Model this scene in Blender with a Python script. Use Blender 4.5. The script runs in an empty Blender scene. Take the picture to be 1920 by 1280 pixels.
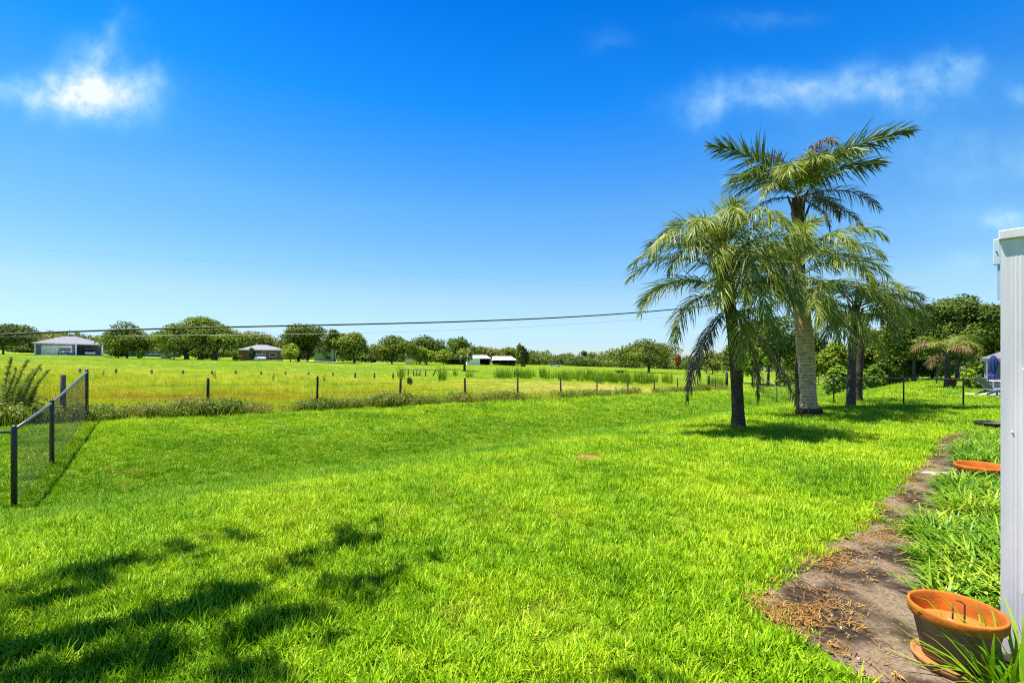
import bpy, math, random
import numpy as np
from mathutils import Vector, Matrix, noise as mnoise

R = math.radians
PI = math.pi
scene = bpy.context.scene
COL = scene.collection
rng = np.random.default_rng(11)
random.seed(5)

# ------------------------------------------------------------------ survey: sight lines -> world points
F, CX, HY, CAM = 880.0, 960.0, 676.0, 1.8
UT = (0.725, 0.688)      # along the ditch
UN = (-0.688, 0.725)     # across the ditch

_tab_n = np.arange(-40, 140, 0.1)
_tab_z = np.interp(_tab_n, [-40, 4.2, 5.8, 7.2, 8.7, 10.5, 12.9, 16.2, 17.8, 20, 60, 140],
                   [0, 0, -.02, -.10, -.40, -.80, -.52, -.22, -.28, -.32, -.1, 0])
_k = np.exp(-(np.arange(-15, 16) / 6.0) ** 2); _k /= _k.sum()
_tab_z = np.convolve(np.pad(_tab_z, 15, mode='edge'), _k, mode='valid')

def gz(x, y):
    x = np.asarray(x, float); y = np.asarray(y, float)
    n = UN[0] * x + UN[1] * y
    s = np.clip((n - 4) / 7.0, 0, 1); s = s * s * (3 - 2 * s)
    tilt = -.031 * x * s
    b = .012 * np.sin(x * 1.3 + .7 * y) * np.sin(y * 1.1 - .5 * x) + .02 * np.sin(.41 * x + 1) * np.sin(.37 * y + 2) * np.clip((y - 4) / 8, 0, 1)
    f = np.clip((n - 19) / 10, 0, 1)
    b = b + f * (.10 * np.sin(.23 * x + 1.7 + .11 * y) * np.sin(.19 * y + .3) + .05 * np.sin(.71 * x + .4 * y) * np.sin(.63 * y - .2 * x))
    return tilt + np.interp(n, _tab_n, _tab_z) + b

def G(x, y): return float(gz(x, y))
def tn(t, n): return (UT[0] * t + UN[0] * n, UT[1] * t + UN[1] * n)
def at(px, Y, py=None):
    X = (px - CX) / F * Y
    return (X, Y, G(X, Y) if py is None else CAM - (py - HY) / F * Y)
def flat(px, py):
    Y = CAM * F / (py - HY)
    return ((px - CX) / F * Y, Y)

# ------------------------------------------------------------------ materials
def mat(name, col, rough=.7, var=.25, scale=6.0, metal=0.0, spec=.4, bump=0.0, bscale=40.0, col2=None, stretch=(1, 1, 1), transl=0.0, attr=False, coords='Object'):
    m = bpy.data.materials.new(name); m.use_nodes = True
    nt = m.node_tree; N = nt.nodes; L = nt.links
    p = N['Principled BSDF']; out = N['Material Output']
    p.inputs['Roughness'].default_value = rough
    p.inputs['Metallic'].default_value = metal
    p.inputs['Specular IOR Level'].default_value = spec
    tc = N.new('ShaderNodeTexCoord'); mp = N.new('ShaderNodeMapping')
    L.new(tc.outputs[coords], mp.inputs['Vector']); mp.inputs['Scale'].default_value = stretch
    nz = N.new('ShaderNodeTexNoise'); nz.inputs['Scale'].default_value = scale; nz.inputs['Detail'].default_value = 5
    L.new(mp.outputs[0], nz.inputs['Vector'])
    c2 = col2 if col2 else tuple(max(0, c * (1 - var)) for c in col)
    c1 = col if col2 else tuple(min(1, c * (1 + var)) for c in col)
    mx = N.new('ShaderNodeMix'); mx.data_type = 'RGBA'
    mx.inputs[6].default_value = (*c2, 1); mx.inputs[7].default_value = (*c1, 1)
    rmp = N.new('ShaderNodeMapRange'); rmp.inputs[1].default_value = .32; rmp.inputs[2].default_value = .68
    L.new(nz.outputs[0], rmp.inputs[0])
    if attr:
        a = N.new('ShaderNodeAttribute'); a.attribute_name = 'var'
        ad = N.new('ShaderNodeMath'); ad.operation = 'MULTIPLY_ADD'; ad.inputs[1].default_value = .7
        ad2 = N.new('ShaderNodeMath'); ad2.operation = 'MULTIPLY'; ad2.inputs[1].default_value = .3
        L.new(rmp.outputs[0], ad2.inputs[0]); L.new(a.outputs['Fac'], ad.inputs[0]); L.new(ad2.outputs[0], ad.inputs[2])
        L.new(ad.outputs[0], mx.inputs[0])
    else:
        L.new(rmp.outputs[0], mx.inputs[0])
    L.new(mx.outputs[2], p.inputs['Base Color'])
    if bump:
        bz = N.new('ShaderNodeTexNoise'); bz.inputs['Scale'].default_value = bscale; bz.inputs['Detail'].default_value = 4
        L.new(mp.outputs[0], bz.inputs['Vector'])
        bp = N.new('ShaderNodeBump'); bp.inputs['Strength'].default_value = bump; bp.inputs['Distance'].default_value = .02
        L.new(bz.outputs[0], bp.inputs['Height']); L.new(bp.outputs[0], p.inputs['Normal'])
    if transl:
        t = N.new('ShaderNodeBsdfTranslucent'); ms = N.new('ShaderNodeMixShader'); ms.inputs[0].default_value = transl
        L.new(mx.outputs[2], t.inputs['Color'])
        L.new(p.outputs[0], ms.inputs[1]); L.new(t.outputs[0], ms.inputs[2]); L.new(ms.outputs[0], out.inputs['Surface'])
    m['bc'] = 1
    return m

def grass_mat(name, ca, cb, cc, patch=(.2, .35), transl=.4, rough=.45, extra=None, spec=.35, far=1.0):
    """blades: colour from the blade's own value, the tuft's random and broad patches over the ground"""
    m = bpy.data.materials.new(name); m.use_nodes = True
    nt = m.node_tree; N = nt.nodes; L = nt.links
    p = N['Principled BSDF']; out = N['Material Output']
    p.inputs['Roughness'].default_value = rough; p.inputs['Specular IOR Level'].default_value = spec
    a = N.new('ShaderNodeAttribute'); a.attribute_name = 'var'
    oi = N.new('ShaderNodeObjectInfo')
    geo = N.new('ShaderNodeNewGeometry')
    n1 = N.new('ShaderNodeTexNoise'); n1.inputs['Scale'].default_value = patch[0]; n1.inputs['Detail'].default_value = 6; n1.inputs['Roughness'].default_value = .65
    L.new(geo.outputs['Position'], n1.inputs['Vector'])
    mr = N.new('ShaderNodeMapRange'); mr.inputs[1].default_value = .35; mr.inputs[2].default_value = .65
    L.new(n1.outputs[0], mr.inputs[0])
    s = N.new('ShaderNodeMath'); s.operation = 'MULTIPLY_ADD'; s.inputs[1].default_value = .5
    L.new(a.outputs['Fac'], s.inputs[0])
    s0 = N.new('ShaderNodeMath'); s0.operation = 'MULTIPLY'; s0.inputs[1].default_value = .25; L.new(oi.outputs['Random'], s0.inputs[0])
    L.new(s0.outputs[0], s.inputs[2])
    s2 = N.new('ShaderNodeMath'); s2.operation = 'MULTIPLY_ADD'; s2.inputs[1].default_value = patch[1]
    L.new(mr.outputs[0], s2.inputs[0]); L.new(s.outputs[0], s2.inputs[2])
    cr = N.new('ShaderNodeValToRGB'); e = cr.color_ramp.elements
    e[0].position = .12; e[0].color = (*ca, 1); e[1].position = .55; e[1].color = (*cb, 1)
    x = e.new(.95); x.color = (*cc, 1)
    L.new(s2.outputs[0], cr.inputs[0])
    colout = cr.outputs[0]
    if extra:
        colout = extra(nt, geo, colout)
    L.new(colout, p.inputs['Base Color'])
    t = N.new('ShaderNodeBsdfTranslucent'); ms = N.new('ShaderNodeMixShader'); ms.inputs[0].default_value = transl
    L.new(colout, t.inputs['Color']); L.new(p.outputs[0], ms.inputs[1]); L.new(t.outputs[0], ms.inputs[2])
    L.new(ms.outputs[0], out.inputs['Surface'])
    return m

def across(nt, geo):
    """distance across the ditch as a node value"""
    d = nt.nodes.new('ShaderNodeVectorMath'); d.operation = 'DOT_PRODUCT'
    d.inputs[1].default_value = (UN[0], UN[1], 0)
    nt.links.new(geo.outputs['Position'], d.inputs[0])
    return d.outputs['Value']

def band(nt, val, lo, lo2, hi, hi2):
    N, L = nt.nodes, nt.links
    a = N.new('ShaderNodeMapRange'); a.interpolation_type = 'SMOOTHSTEP'; a.inputs[1].default_value = lo; a.inputs[2].default_value = lo2; L.new(val, a.inputs[0])
    b = N.new('ShaderNodeMapRange'); b.interpolation_type = 'SMOOTHSTEP'; b.inputs[1].default_value = hi; b.inputs[2].default_value = hi2; b.inputs[3].default_value = 1; b.inputs[4].default_value = 0; L.new(val, b.inputs[0])
    m = N.new('ShaderNodeMath'); m.operation = 'MULTIPLY'; L.new(a.outputs[0], m.inputs[0]); L.new(b.outputs[0], m.inputs[1])
    return m.outputs[0]

def noise_mask(nt, geo, scale, lo, hi, off=0.0):
    N, L = nt.nodes, nt.links
    mp = N.new('ShaderNodeMapping'); mp.inputs['Location'].default_value = (off, off * .7, 0); L.new(geo.outputs['Position'], mp.inputs[0])
    n = N.new('ShaderNodeTexNoise'); n.inputs['Scale'].default_value = scale; n.inputs['Detail'].default_value = 4; L.new(mp.outputs[0], n.inputs['Vector'])
    r = N.new('ShaderNodeMapRange'); r.interpolation_type = 'SMOOTHSTEP'; r.inputs[1].default_value = lo; r.inputs[2].default_value = hi; L.new(n.outputs[0], r.inputs[0])
    return r.outputs[0]

def mixc(nt, fac, a, b):
    m = nt.nodes.new('ShaderNodeMix'); m.data_type = 'RGBA'
    nt.links.new(fac, m.inputs[0])
    for sock, v in ((m.inputs[6], a), (m.inputs[7], b)):
        if isinstance(v, tuple): sock.default_value = (*v, 1)
        else: nt.links.new(v, sock)
    return m.outputs[2]

def mul(nt, a, b):
    m = nt.nodes.new('ShaderNodeMath'); m.operation = 'MULTIPLY'; nt.links.new(a, m.inputs[0])
    if isinstance(b, (int, float)): m.inputs[1].default_value = b
    else: nt.links.new(b, m.inputs[1])
    return m.outputs[0]

# ------------------------------------------------------------------ mesh helpers
class MB:
    def __init__(s): s.v = []; s.f = []
    def add(s, vs, fs):
        o = len(s.v); s.v += [tuple(float(c) for c in v) for v in vs]; s.f += [tuple(o + i for i in f) for f in fs]
    def box(s, x0, x1, y0, y1, z0, z1, bev=0.0):
        if bev > 0:
            b = bev
            ring = lambda z, i: [(x0 + i, y0 + b, z), (x0 + b, y0 + i, z), (x1 - b, y0 + i, z), (x1 - i, y0 + b, z), (x1 - i, y1 - b, z), (x1 - b, y1 - i, z), (x0 + b, y1 - i, z), (x0 + i, y1 - b, z)]
            rs = [ring(z0, b * .7), ring(z0 + b, 0), ring(z1 - b, 0), ring(z1, b * .7)]
            vs = sum(rs, []); fs = [tuple(range(7, -1, -1)), tuple(range(24, 32))]
            for k in range(3):
                for i in range(8):
                    j = (i + 1) % 8; fs.append((k * 8 + i, k * 8 + j, k * 8 + 8 + j, k * 8 + 8 + i))
            s.add(vs, fs); return
        s.add([(x0, y0, z0), (x1, y0, z0), (x1, y1, z0), (x0, y1, z0), (x0, y0, z1), (x1, y0, z1), (x1, y1, z1), (x0, y1, z1)],
              [(3, 2, 1, 0), (4, 5, 6, 7), (0, 1, 5, 4), (1, 2, 6, 5), (2, 3, 7, 6), (3, 0, 4, 7)])
    def tube(s, pts, rad, seg=8, cap=True):
        pts = [Vector(p) for p in pts]; n = len(pts)
        if not hasattr(rad, '__len__'): rad = [rad] * n
        vs = []; up = None
        for i, p in enumerate(pts):
            d = (pts[min(i + 1, n - 1)] - pts[max(i - 1, 0)]).normalized()
            if up is None:
                up = Vector((0, 0, 1)) if abs(d.z) < .9 else Vector((1, 0, 0))
            a = d.cross(up)
            if a.length < 1e-6: a = d.cross(Vector((0, 1, 0)))
            a.normalize(); b = d.cross(a).normalized(); up = -b if b.dot(up) < 0 else b
            b = up if False else d.cross(a).normalized()
            for k in range(seg):
                t = 2 * PI * k / seg
                vs.append(p + (a * math.cos(t) + b * math.sin(t)) * rad[i])
        fs = []
        for i in range(n - 1):
            for k in range(seg):
                j = (k + 1) % seg
                fs.append((i * seg + k, (i + 1) * seg + k, (i + 1) * seg + j, i * seg + j))
        if cap:
            fs.append(tuple(range(seg))); fs.append(tuple((n - 1) * seg + k for k in range(seg - 1, -1, -1)))
        s.add(vs, fs)
    def lathe(s, prof, cx=0, cy=0, seg=32, cap0=True, cap1=False):
        vs = []; fs = []
        for r, z in prof:
            for k in range(seg):
                t = 2 * PI * k / seg; vs.append((cx + r * math.cos(t), cy + r * math.sin(t), z))
        for i in range(len(prof) - 1):
            for k in range(seg):
                j = (k + 1) % seg; fs.append((i * seg + k, i * seg + j, (i + 1) * seg + j, (i + 1) * seg + k))
        if cap0: fs.append(tuple(range(seg - 1, -1, -1)))
        if cap1: fs.append(tuple((len(prof) - 1) * seg + k for k in range(seg)))
        s.add(vs, fs)
    def prism(s, prof, y0, y1):
        """profile in x,z pushed along y"""
        n = len(prof)
        vs = [(x, y0, z) for x, z in prof] + [(x, y1, z) for x, z in prof]
        fs = [tuple(range(n)), tuple(range(2 * n - 1, n - 1, -1))]
        for i in range(n):
            j = (i + 1) % n; fs.append((j, i, n + i, n + j))
        s.add(vs, fs)
    def xform(s, M):
        s.v = [tuple(M @ Vector(v)) for v in s.v]; return s
    def build(s, name, m, parent=None, smooth=False, local=True):
        me = bpy.data.meshes.new(name)
        me.from_pydata(s.v, [], s.f); me.update()
        return link(name, me, m, parent, smooth, local)

def link(name, me, m, parent=None, smooth=False, local=True):
    if smooth:
        me.polygons.foreach_set('use_smooth', [True] * len(me.polygons))
    if m: me.materials.append(m)
    o = bpy.data.objects.new(name, me); COL.objects.link(o)
    if parent:
        o.parent = parent
        if not local:
            q = parent; off = Vector((0, 0, 0))
            while q: off += q.location; q = q.parent
            me.transform(Matrix.Translation(-off))
    return o

def np_mesh(name, V, Fq, var=None, smooth=False):
    """quads only, straight from arrays"""
    me = bpy.data.meshes.new(name)
    V = np.ascontiguousarray(V, np.float32).reshape(-1, 3); Fq = np.ascontiguousarray(Fq, np.int32).reshape(-1, 4)
    me.vertices.add(len(V)); me.vertices.foreach_set('co', V.ravel())
    me.loops.add(Fq.size); me.loops.foreach_set('vertex_index', Fq.ravel())
    me.polygons.add(len(Fq)); me.polygons.foreach_set('loop_start', np.arange(0, Fq.size, 4, dtype=np.int32))
    if smooth: me.polygons.foreach_set('use_smooth', np.ones(len(Fq), bool))
    me.update(calc_edges=True)
    if var is not None:
        at_ = me.attributes.new('var', 'FLOAT', 'POINT'); at_.data.foreach_set('value', np.ascontiguousarray(var, np.float32))
    return me

def tag(o, label=None, cat=None, group=None, kind=None):
    if label: o['label'] = label
    if cat: o['category'] = cat
    if group: o['group'] = group
    if kind: o['kind'] = kind
    return o

def empty(name, loc, rz=0.0, label=None, cat=None, group=None):
    o = bpy.data.objects.new(name, None); o.empty_display_size = .2; COL.objects.link(o)
    o.location = loc; o.rotation_euler = (0, 0, rz)
    return tag(o, label, cat, group)

def facing(p): return -math.atan2(p[0], p[1])

# ------------------------------------------------------------------ plant pieces
def nrm(a): return a / np.maximum(np.linalg.norm(a, axis=-1, keepdims=True), 1e-9)

def blades(n, rad, h, w, lean, segs=2, bend=.5, r=None, spread=1.0):
    """n strap blades round the origin"""
    r = r or rng
    ang = r.uniform(0, 2 * PI, n); rr = rad * np.sqrt(r.uniform(0, 1, n))
    base = np.stack([rr * np.cos(ang), rr * np.sin(ang), np.zeros(n)], 1)
    az = ang * spread + r.uniform(-1.3, 1.3, n)
    ln = h * r.uniform(.55, 1.25, n)
    th0 = np.abs(r.normal(0, lean, n))
    wd = w * r.uniform(.7, 1.2, n)
    side = np.stack([-np.sin(az), np.cos(az), np.zeros(n)], 1)
    # a little twist so that some blades show their face, some their edge
    P = base.copy(); rows = []
    for j in range(segs + 1):
        t = j / segs
        ww = wd * (1 - t ** 1.6) + .0008
        rows.append(P - side * ww[:, None] / 2); rows.append(P + side * ww[:, None] / 2)
        th = th0 + bend * r.uniform(.4, 1.4, n) * (t + .4)
        d = np.stack([np.cos(az) * np.sin(th), np.sin(az) * np.sin(th), np.cos(th)], 1)
        P = P + d * (ln / segs)[:, None]
    V = np.stack(rows, 1)       # n, 2*(segs+1), 3
    k = 2 * (segs + 1)
    q = np.array([[2 * j, 2 * j + 1, 2 * j + 3, 2 * j + 2] for j in range(segs)])
    Fq = (np.arange(n)[:, None, None] * k + q[None]).reshape(-1, 4)
    var = np.repeat(r.uniform(0, 1, n), k)
    return V.reshape(-1, 3), Fq, var

def merge(parts):
    Vs, Fs, vs, o = [], [], [], 0
    for V, Fq, v in parts:
        Vs.append(V); Fs.append(Fq + o); vs.append(v); o += len(V)
    return np.concatenate(Vs), np.concatenate(Fs), np.concatenate(vs)

def leaf_cloud(clumps, n, size, r, aspect=.72, up=.35, inner=.45):
    C = np.array([c[:3] for c in clumps], float); RR = np.array([c[3:6] for c in clumps], float)
    w = (RR[:, 0] * RR[:, 2]); w = w / w.sum()
    idx = r.choice(len(C), n, p=w)
    d = nrm(r.normal(0, 1, (n, 3)))
    flip = (d[:, 2] < -.2) & (r.uniform(0, 1, n) < .5); d[flip, 2] *= -1
    rad = inner + (1 - inner) * r.uniform(0, 1, n) ** .6 + r.normal(0, .05, n)
    P = C[idx] + d * RR[idx] * rad[:, None]
    nn = nrm(d * .7 + r.normal(0, .55, (n, 3)) + np.array([0, 0, up]))
    t = nrm(np.cross(nn, r.normal(0, 1, (n, 3)))); b = np.cross(nn, t)
    L = size * r.uniform(.6, 1.4, n)[:, None] / 2; W = L * aspect
    V = np.stack([P - t * L, P - b * W + t * L * .1, P + t * L, P + b * W + t * L * .1], 1).reshape(-1, 3)
    Fq = np.arange(4 * n).reshape(-1, 4)
    cv = r.uniform(-.38, .38, len(C))
    var = np.clip(r.uniform(.1, .9, n) + cv[idx], 0, 1)
    return V, Fq, np.repeat(var, 4)

def scatter(name, sources, m, pts, rotz, scl, idx, tilt=None, label=None, cat=None):
    """uncountable ground cover: tufts of `sources` on given spots through one geometry-nodes object"""
    pool = bpy.data.collections.new(name + '_pool')
    for i, me in enumerate(sources):
        me.materials.append(m)
        so = bpy.data.objects.new('%s_tuft_%s' % (name, 'abcdefghijkl'[i]), me); pool.objects.link(so)
    N_ = len(pts)
    me = bpy.data.meshes.new(name); me.vertices.add(N_)
    me.vertices.foreach_set('co', np.ascontiguousarray(pts, np.float32).ravel())
    rot = np.zeros((N_, 3), np.float32); rot[:, 2] = rotz
    if tilt is not None: rot[:, 0] = tilt[:, 0]; rot[:, 1] = tilt[:, 1]
    a = me.attributes.new('rot', 'FLOAT_VECTOR', 'POINT'); a.data.foreach_set('vector', rot.ravel())
    a = me.attributes.new('scl', 'FLOAT_VECTOR', 'POINT'); a.data.foreach_set('vector', np.ascontiguousarray(scl, np.float32).ravel())
    a = me.attributes.new('idx', 'INT', 'POINT'); a.data.foreach_set('value', np.ascontiguousarray(idx, np.int32))
    o = bpy.data.objects.new(name, me); COL.objects.link(o)
    ng = bpy.data.node_groups.new(name + '_nodes', 'GeometryNodeTree')
    ng.interface.new_socket('Geometry', in_out='INPUT', socket_type='NodeSocketGeometry')
    ng.interface.new_socket('Geometry', in_out='OUTPUT', socket_type='NodeSocketGeometry')
    gi = ng.nodes.new('NodeGroupInput'); go = ng.nodes.new('NodeGroupOutput')
    ci = ng.nodes.new('GeometryNodeCollectionInfo'); ci.inputs['Collection'].default_value = pool
    ci.inputs['Separate Children'].default_value = True; ci.inputs['Reset Children'].default_value = True
    ip = ng.nodes.new('GeometryNodeInstanceOnPoints'); ip.inputs['Pick Instance'].default_value = True
    def na(nm, ty):
        q = ng.nodes.new('GeometryNodeInputNamedAttribute'); q.data_type = ty; q.inputs['Name'].default_value = nm; return q.outputs['Attribute']
    L = ng.links
    L.new(gi.outputs[0], ip.inputs['Points']); L.new(ci.outputs[0], ip.inputs['Instance'])
    L.new(na('idx', 'INT'), ip.inputs['Instance Index']); L.new(na('rot', 'FLOAT_VECTOR'), ip.inputs['Rotation']); L.new(na('scl', 'FLOAT_VECTOR'), ip.inputs['Scale'])
    L.new(ip.outputs[0], go.inputs[0])
    md = o.modifiers.new('scatter', 'NODES'); md.node_group = ng
    return tag(o, label, cat, kind='stuff')

# ================================================================== LIGHT, SKY, CAMERA
SUN = Vector((-.30, .05, .95)).normalized()
sun = bpy.data.lights.new('sun', 'SUN'); sun.energy = 4.6; sun.angle = R(.53); sun.color = (1.0, .955, .87)
so = bpy.data.objects.new('sun', sun); COL.objects.link(so); so.rotation_euler = SUN.to_track_quat('Z', 'Y').to_euler(); so.location = (-10, 0, 30)

world = bpy.data.worlds.new("World"); scene.world = world; world.use_nodes = True
def build_sky():
    nt = world.node_tree; N = nt.nodes; L = nt.links
    bg = N['Background']
    sky = N.new('ShaderNodeTexSky'); sky.sky_type = 'NISHITA'; sky.sun_disc = False
    sky.sun_elevation = math.asin(SUN.z); sky.sun_rotation = math.atan2(SUN.x, SUN.y)
    sky.air_density = 1.0; sky.dust_density = .25; sky.ozone_density = 3.0; sky.altitude = 0
    # deep blue in view, pale near the horizon, unseen zenith dimmed to cut ambient
    hs = N.new('ShaderNodeHueSaturation'); hs.inputs['Saturation'].default_value = SKY_SAT; hs.inputs['Value'].default_value = 1.0
    L.new(sky.outputs[0], hs.inputs['Color'])
    tc = N.new('ShaderNodeTexCoord'); sp = N.new('ShaderNodeSeparateXYZ'); L.new(tc.outputs['Generated'], sp.inputs[0])
    def math_(op, a, b=None, c=None):
        m = N.new('ShaderNodeMath'); m.operation = op
        for i, v in enumerate((a, b, c)):
            if v is None: continue
            if isinstance(v, (int, float)): m.inputs[i].default_value = v
            else: L.new(v, m.inputs[i])
        return m.outputs[0]
    el = math_('MAXIMUM', sp.outputs[2], 0.0)
    gr = N.new('ShaderNodeValToRGB'); L.new(el, gr.inputs[0])
    e = gr.color_ramp.elements
    for i, (p, c) in enumerate(SKY_TINT):
        q = e[i] if i < 2 else e.new(p)
        q.position = p; q.color = (*c, 1)
    tm = N.new('ShaderNodeMix'); tm.data_type = 'RGBA'; tm.blend_type = 'MULTIPLY'; tm.inputs[0].default_value = 1; tm.clamp_result = False
    L.new(hs.outputs[0], tm.inputs[6]); L.new(gr.outputs[0], tm.inputs[7])
    # clouds: soft puffs given by bearing and height angle, broken up by noise
    yy = math_('MAXIMUM', sp.outputs[1], .05)
    u = math_('DIVIDE', sp.outputs[0], yy); v = math_('DIVIDE', sp.outputs[2], yy)
    cb = N.new('ShaderNodeCombineXYZ'); L.new(u, cb.inputs[0]); L.new(v, cb.inputs[1])
    nz = N.new('ShaderNodeTexNoise'); nz.inputs['Scale'].default_value = 7; nz.inputs['Detail'].default_value = 5; nz.inputs['Roughness'].default_value = .55
    L.new(cb.outputs[0], nz.inputs['Vector'])
    wv = N.new('ShaderNodeVectorMath'); wv.operation = 'MULTIPLY_ADD'; wv.inputs[1].default_value = (.16, .12, 0); L.new(nz.outputs['Color'], wv.inputs[0]); L.new(cb.outputs[0], wv.inputs[2])
    wp = N.new('ShaderNodeSeparateXYZ'); L.new(wv.outputs[0], wp.inputs[0])
    uu = math_('SUBTRACT', wp.outputs[0], .08); vv = math_('SUBTRACT', wp.outputs[1], .06)
    tot = None
    for (px, py, a, b, s) in CLOUDS:
        x = math_('MULTIPLY', math_('SUBTRACT', uu, (px - CX) / F), F / a); y = math_('MULTIPLY', math_('SUBTRACT', vv, (HY - py) / F), F / b)
        r2 = math_('ADD', math_('MULTIPLY', x, x), math_('MULTIPLY', y, y))
        g = math_('MULTIPLY', math_('EXPONENT', math_('MULTIPLY', r2, -1.0)), s)
        tot = g if tot is None else math_('ADD', tot, g)
    n2 = N.new('ShaderNodeTexNoise'); n2.inputs['Scale'].default_value = 15; n2.inputs['Detail'].default_value = 6; n2.inputs['Roughness'].default_value = .6
    L.new(cb.outputs[0], n2.inputs['Vector'])
    k = N.new('ShaderNodeMapRange'); k.inputs[1].default_value = .3; k.inputs[2].default_value = .7; k.inputs[3].default_value = .42; k.inputs[4].default_value = 1.55
    L.new(n2.outputs[0], k.inputs[0])
    den = math_('MULTIPLY', tot, k.outputs[0])
    front = N.new('ShaderNodeMapRange'); front.inputs[1].default_value = .05; front.inputs[2].default_value = .2; L.new(sp.outputs[1], front.inputs[0])
    den = math_('MINIMUM', math_('MULTIPLY', den, front.outputs[0]), 1.0)
    cm = N.new('ShaderNodeMix'); cm.data_type = 'RGBA'; cm.clamp_result = False; L.new(den, cm.inputs[0]); L.new(tm.outputs[2], cm.inputs[6]); 
    cc = N.new('ShaderNodeMix'); cc.data_type = 'RGBA'; L.new(den, cc.inputs[0]); cc.inputs[6].default_value = (2.6, 6.6, 8.6, 1); cc.inputs[7].default_value = CLOUD_COL; L.new(cc.outputs[2], cm.inputs[7])
    L.new(cm.outputs[2], bg.inputs['Color']); bg.inputs['Strength'].default_value = SKY_STR
SKY_SAT = 1.25; SKY_STR = .05
SKY_TINT = [(0.0, (.84, 1.04, 1.40)), (.75, (.42, .55, .75)), (.04, (.85, 1.03, 1.40)), (.131, (1.36, 1.30, 1.20)), (.20, (1.22, 1.38, 1.40)), (.299, (1.06, 1.42, 1.53)), (.39, (.55, 1.32, 1.72)), (.476, (.14, 1.20, 1.84)), (.615, (.015, .93, 1.64))]
CLOUD_COL = (7.0, 7.6, 8.0, 1)
CLOUDS = [(170, 180, 105, 44, .78), (45, 168, 70, 24, .42), (185, 112, 48, 36, .40), (220, 60, 24, 30, .22), (268, 143, 40, 22, .30), (172, 180, 55, 24, .34),
          (1345, 185, 80, 30, .34), (1490, 172, 115, 34, .36), (1690, 168, 125, 40, .42), (1800, 124, 65, 26, .28), (1860, 310, 130, 50, .16), (1650, 270, 260, 60, .07), (1800, 400, 170, 40, .09), (1430, 40, 90, 16, .08), (1140, 75, 40, 20, .07),
          (1800, 490, 60, 22, .26), (1892, 420, 50, 22, .38), (1915, 172, 26, 22, .3), (1290, 215, 40, 25, .12)]
build_sky()

cam = bpy.data.cameras.new('camera'); co = bpy.data.objects.new('camera', cam); COL.objects.link(co)
co.location = (0, 0, CAM); co.rotation_euler = (R(90), 0, 0)
cam.sensor_width = 36; cam.lens = 36 * F / 1920; cam.shift_y = (HY - 640) / 1920; cam.clip_end = 3000; cam.clip_start = .05
scene.camera = co
scene.view_settings.view_transform = 'Standard'; scene.view_settings.look = 'None'; scene.view_settings.gamma = 1
scene.view_settings.exposure = 1.4
scene.cycles.max_bounces = 6; scene.cycles.diffuse_bounces = 3; scene.cycles.transmission_bounces = 4; scene.cycles.glossy_bounces = 2
scene.cycles.sample_clamp_indirect = 3; scene.cycles.sample_clamp_direct = 12
scene.cycles.use_denoising = False; scene.cycles.pixel_filter_type = 'BLACKMAN_HARRIS'; scene.cycles.filter_width = 1.15

# ================================================================== GROUND
def soil_edge_ok(x, y):
    """inside the bare strip beside the house"""
    return point_in(x, y, SOIL)
SOIL = [(2.6, 1.7)] + [flat(*p) for p in [(1640, 1280), (1540, 1222), (1475, 1182), (1415, 1150), (1398, 1118), (1440, 1085), (1500, 1050), (1590, 1000), (1640, 960), (1680, 920), (1712, 880), (1746, 850), (1768, 818), (1822, 808)]] + [tn(17, .6), tn(17, -1.1), tn(3.2, -1.1)]
_sx = np.array([p[0] for p in SOIL]); _sy = np.array([p[1] for p in SOIL])
def point_in(x, y, _=None):
    x = np.asarray(x); y = np.asarray(y); ins = np.zeros(x.shape, bool); n = len(_sx); j = n - 1
    for i in range(n):
        c = ((_sy[i] > y) != (_sy[j] > y)) & (x < (_sx[j] - _sx[i]) * (y - _sy[i]) / (_sy[j] - _sy[i] + 1e-12) + _sx[i])
        ins ^= c; j = i
    return ins

ts = np.concatenate([-np.geomspace(14, 620, 26)[::-1], np.arange(-13, 48, .75), np.geomspace(48, 620, 34)])
ns = np.concatenate([-np.geomspace(9, 500, 22)[::-1], np.arange(-8, 24, .4), np.geomspace(24, 560, 50)])
TT, NN = np.meshgrid(ts, ns, indexing='ij')
GX = UT[0] * TT + UN[0] * NN; GY = UT[1] * TT + UN[1] * NN
GV = np.stack([GX, GY, gz(GX, GY)], -1).reshape(-1, 3)
a_, b_ = TT.shape
I = np.arange(a_ * b_).reshape(a_, b_)
GF = np.stack([I[:-1, :-1], I[1:, :-1], I[1:, 1:], I[:-1, 1:]], -1).reshape(-1, 4)

def ground_mat():
    m = bpy.data.materials.new('ground'); m.use_nodes = True
    nt = m.node_tree; N = nt.nodes; L = nt.links; p = N['Principled BSDF']; p.inputs['Roughness'].default_value = .9; p.inputs['Specular IOR Level'].default_value = .1
    geo = N.new('ShaderNodeNewGeometry'); n = across(nt, geo)
    fine = noise_mask(nt, geo, 9, .35, .65); med = noise_mask(nt, geo, .8, .35, .65, 3)
    lawn = mixc(nt, fine, (.04, .075, .002), (.11, .19, .004))
    past = mixc(nt, med, (.11, .19, .003), (.20, .27, .004))
    past = mixc(nt, mul(nt, noise_mask(nt, geo, .09, .5, .62, 9), .7), past, (.10, .21, .006))
    past = mixc(nt, mul(nt, noise_mask(nt, geo, .5, .52, .62, 21), .6), past, (.07, .13, .004))
    edge = N.new('ShaderNodeMapRange'); edge.inputs[1].default_value = 16.9; edge.inputs[2].default_value = 17.4; L.new(n, edge.inputs[0])
    L.new(mixc(nt, edge.outputs[0], lawn, past), p.inputs['Base Color'])
    return m
ground = tag(link('ground', np_mesh('ground', GV, GF, smooth=True), ground_mat()), kind='structure')

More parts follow.
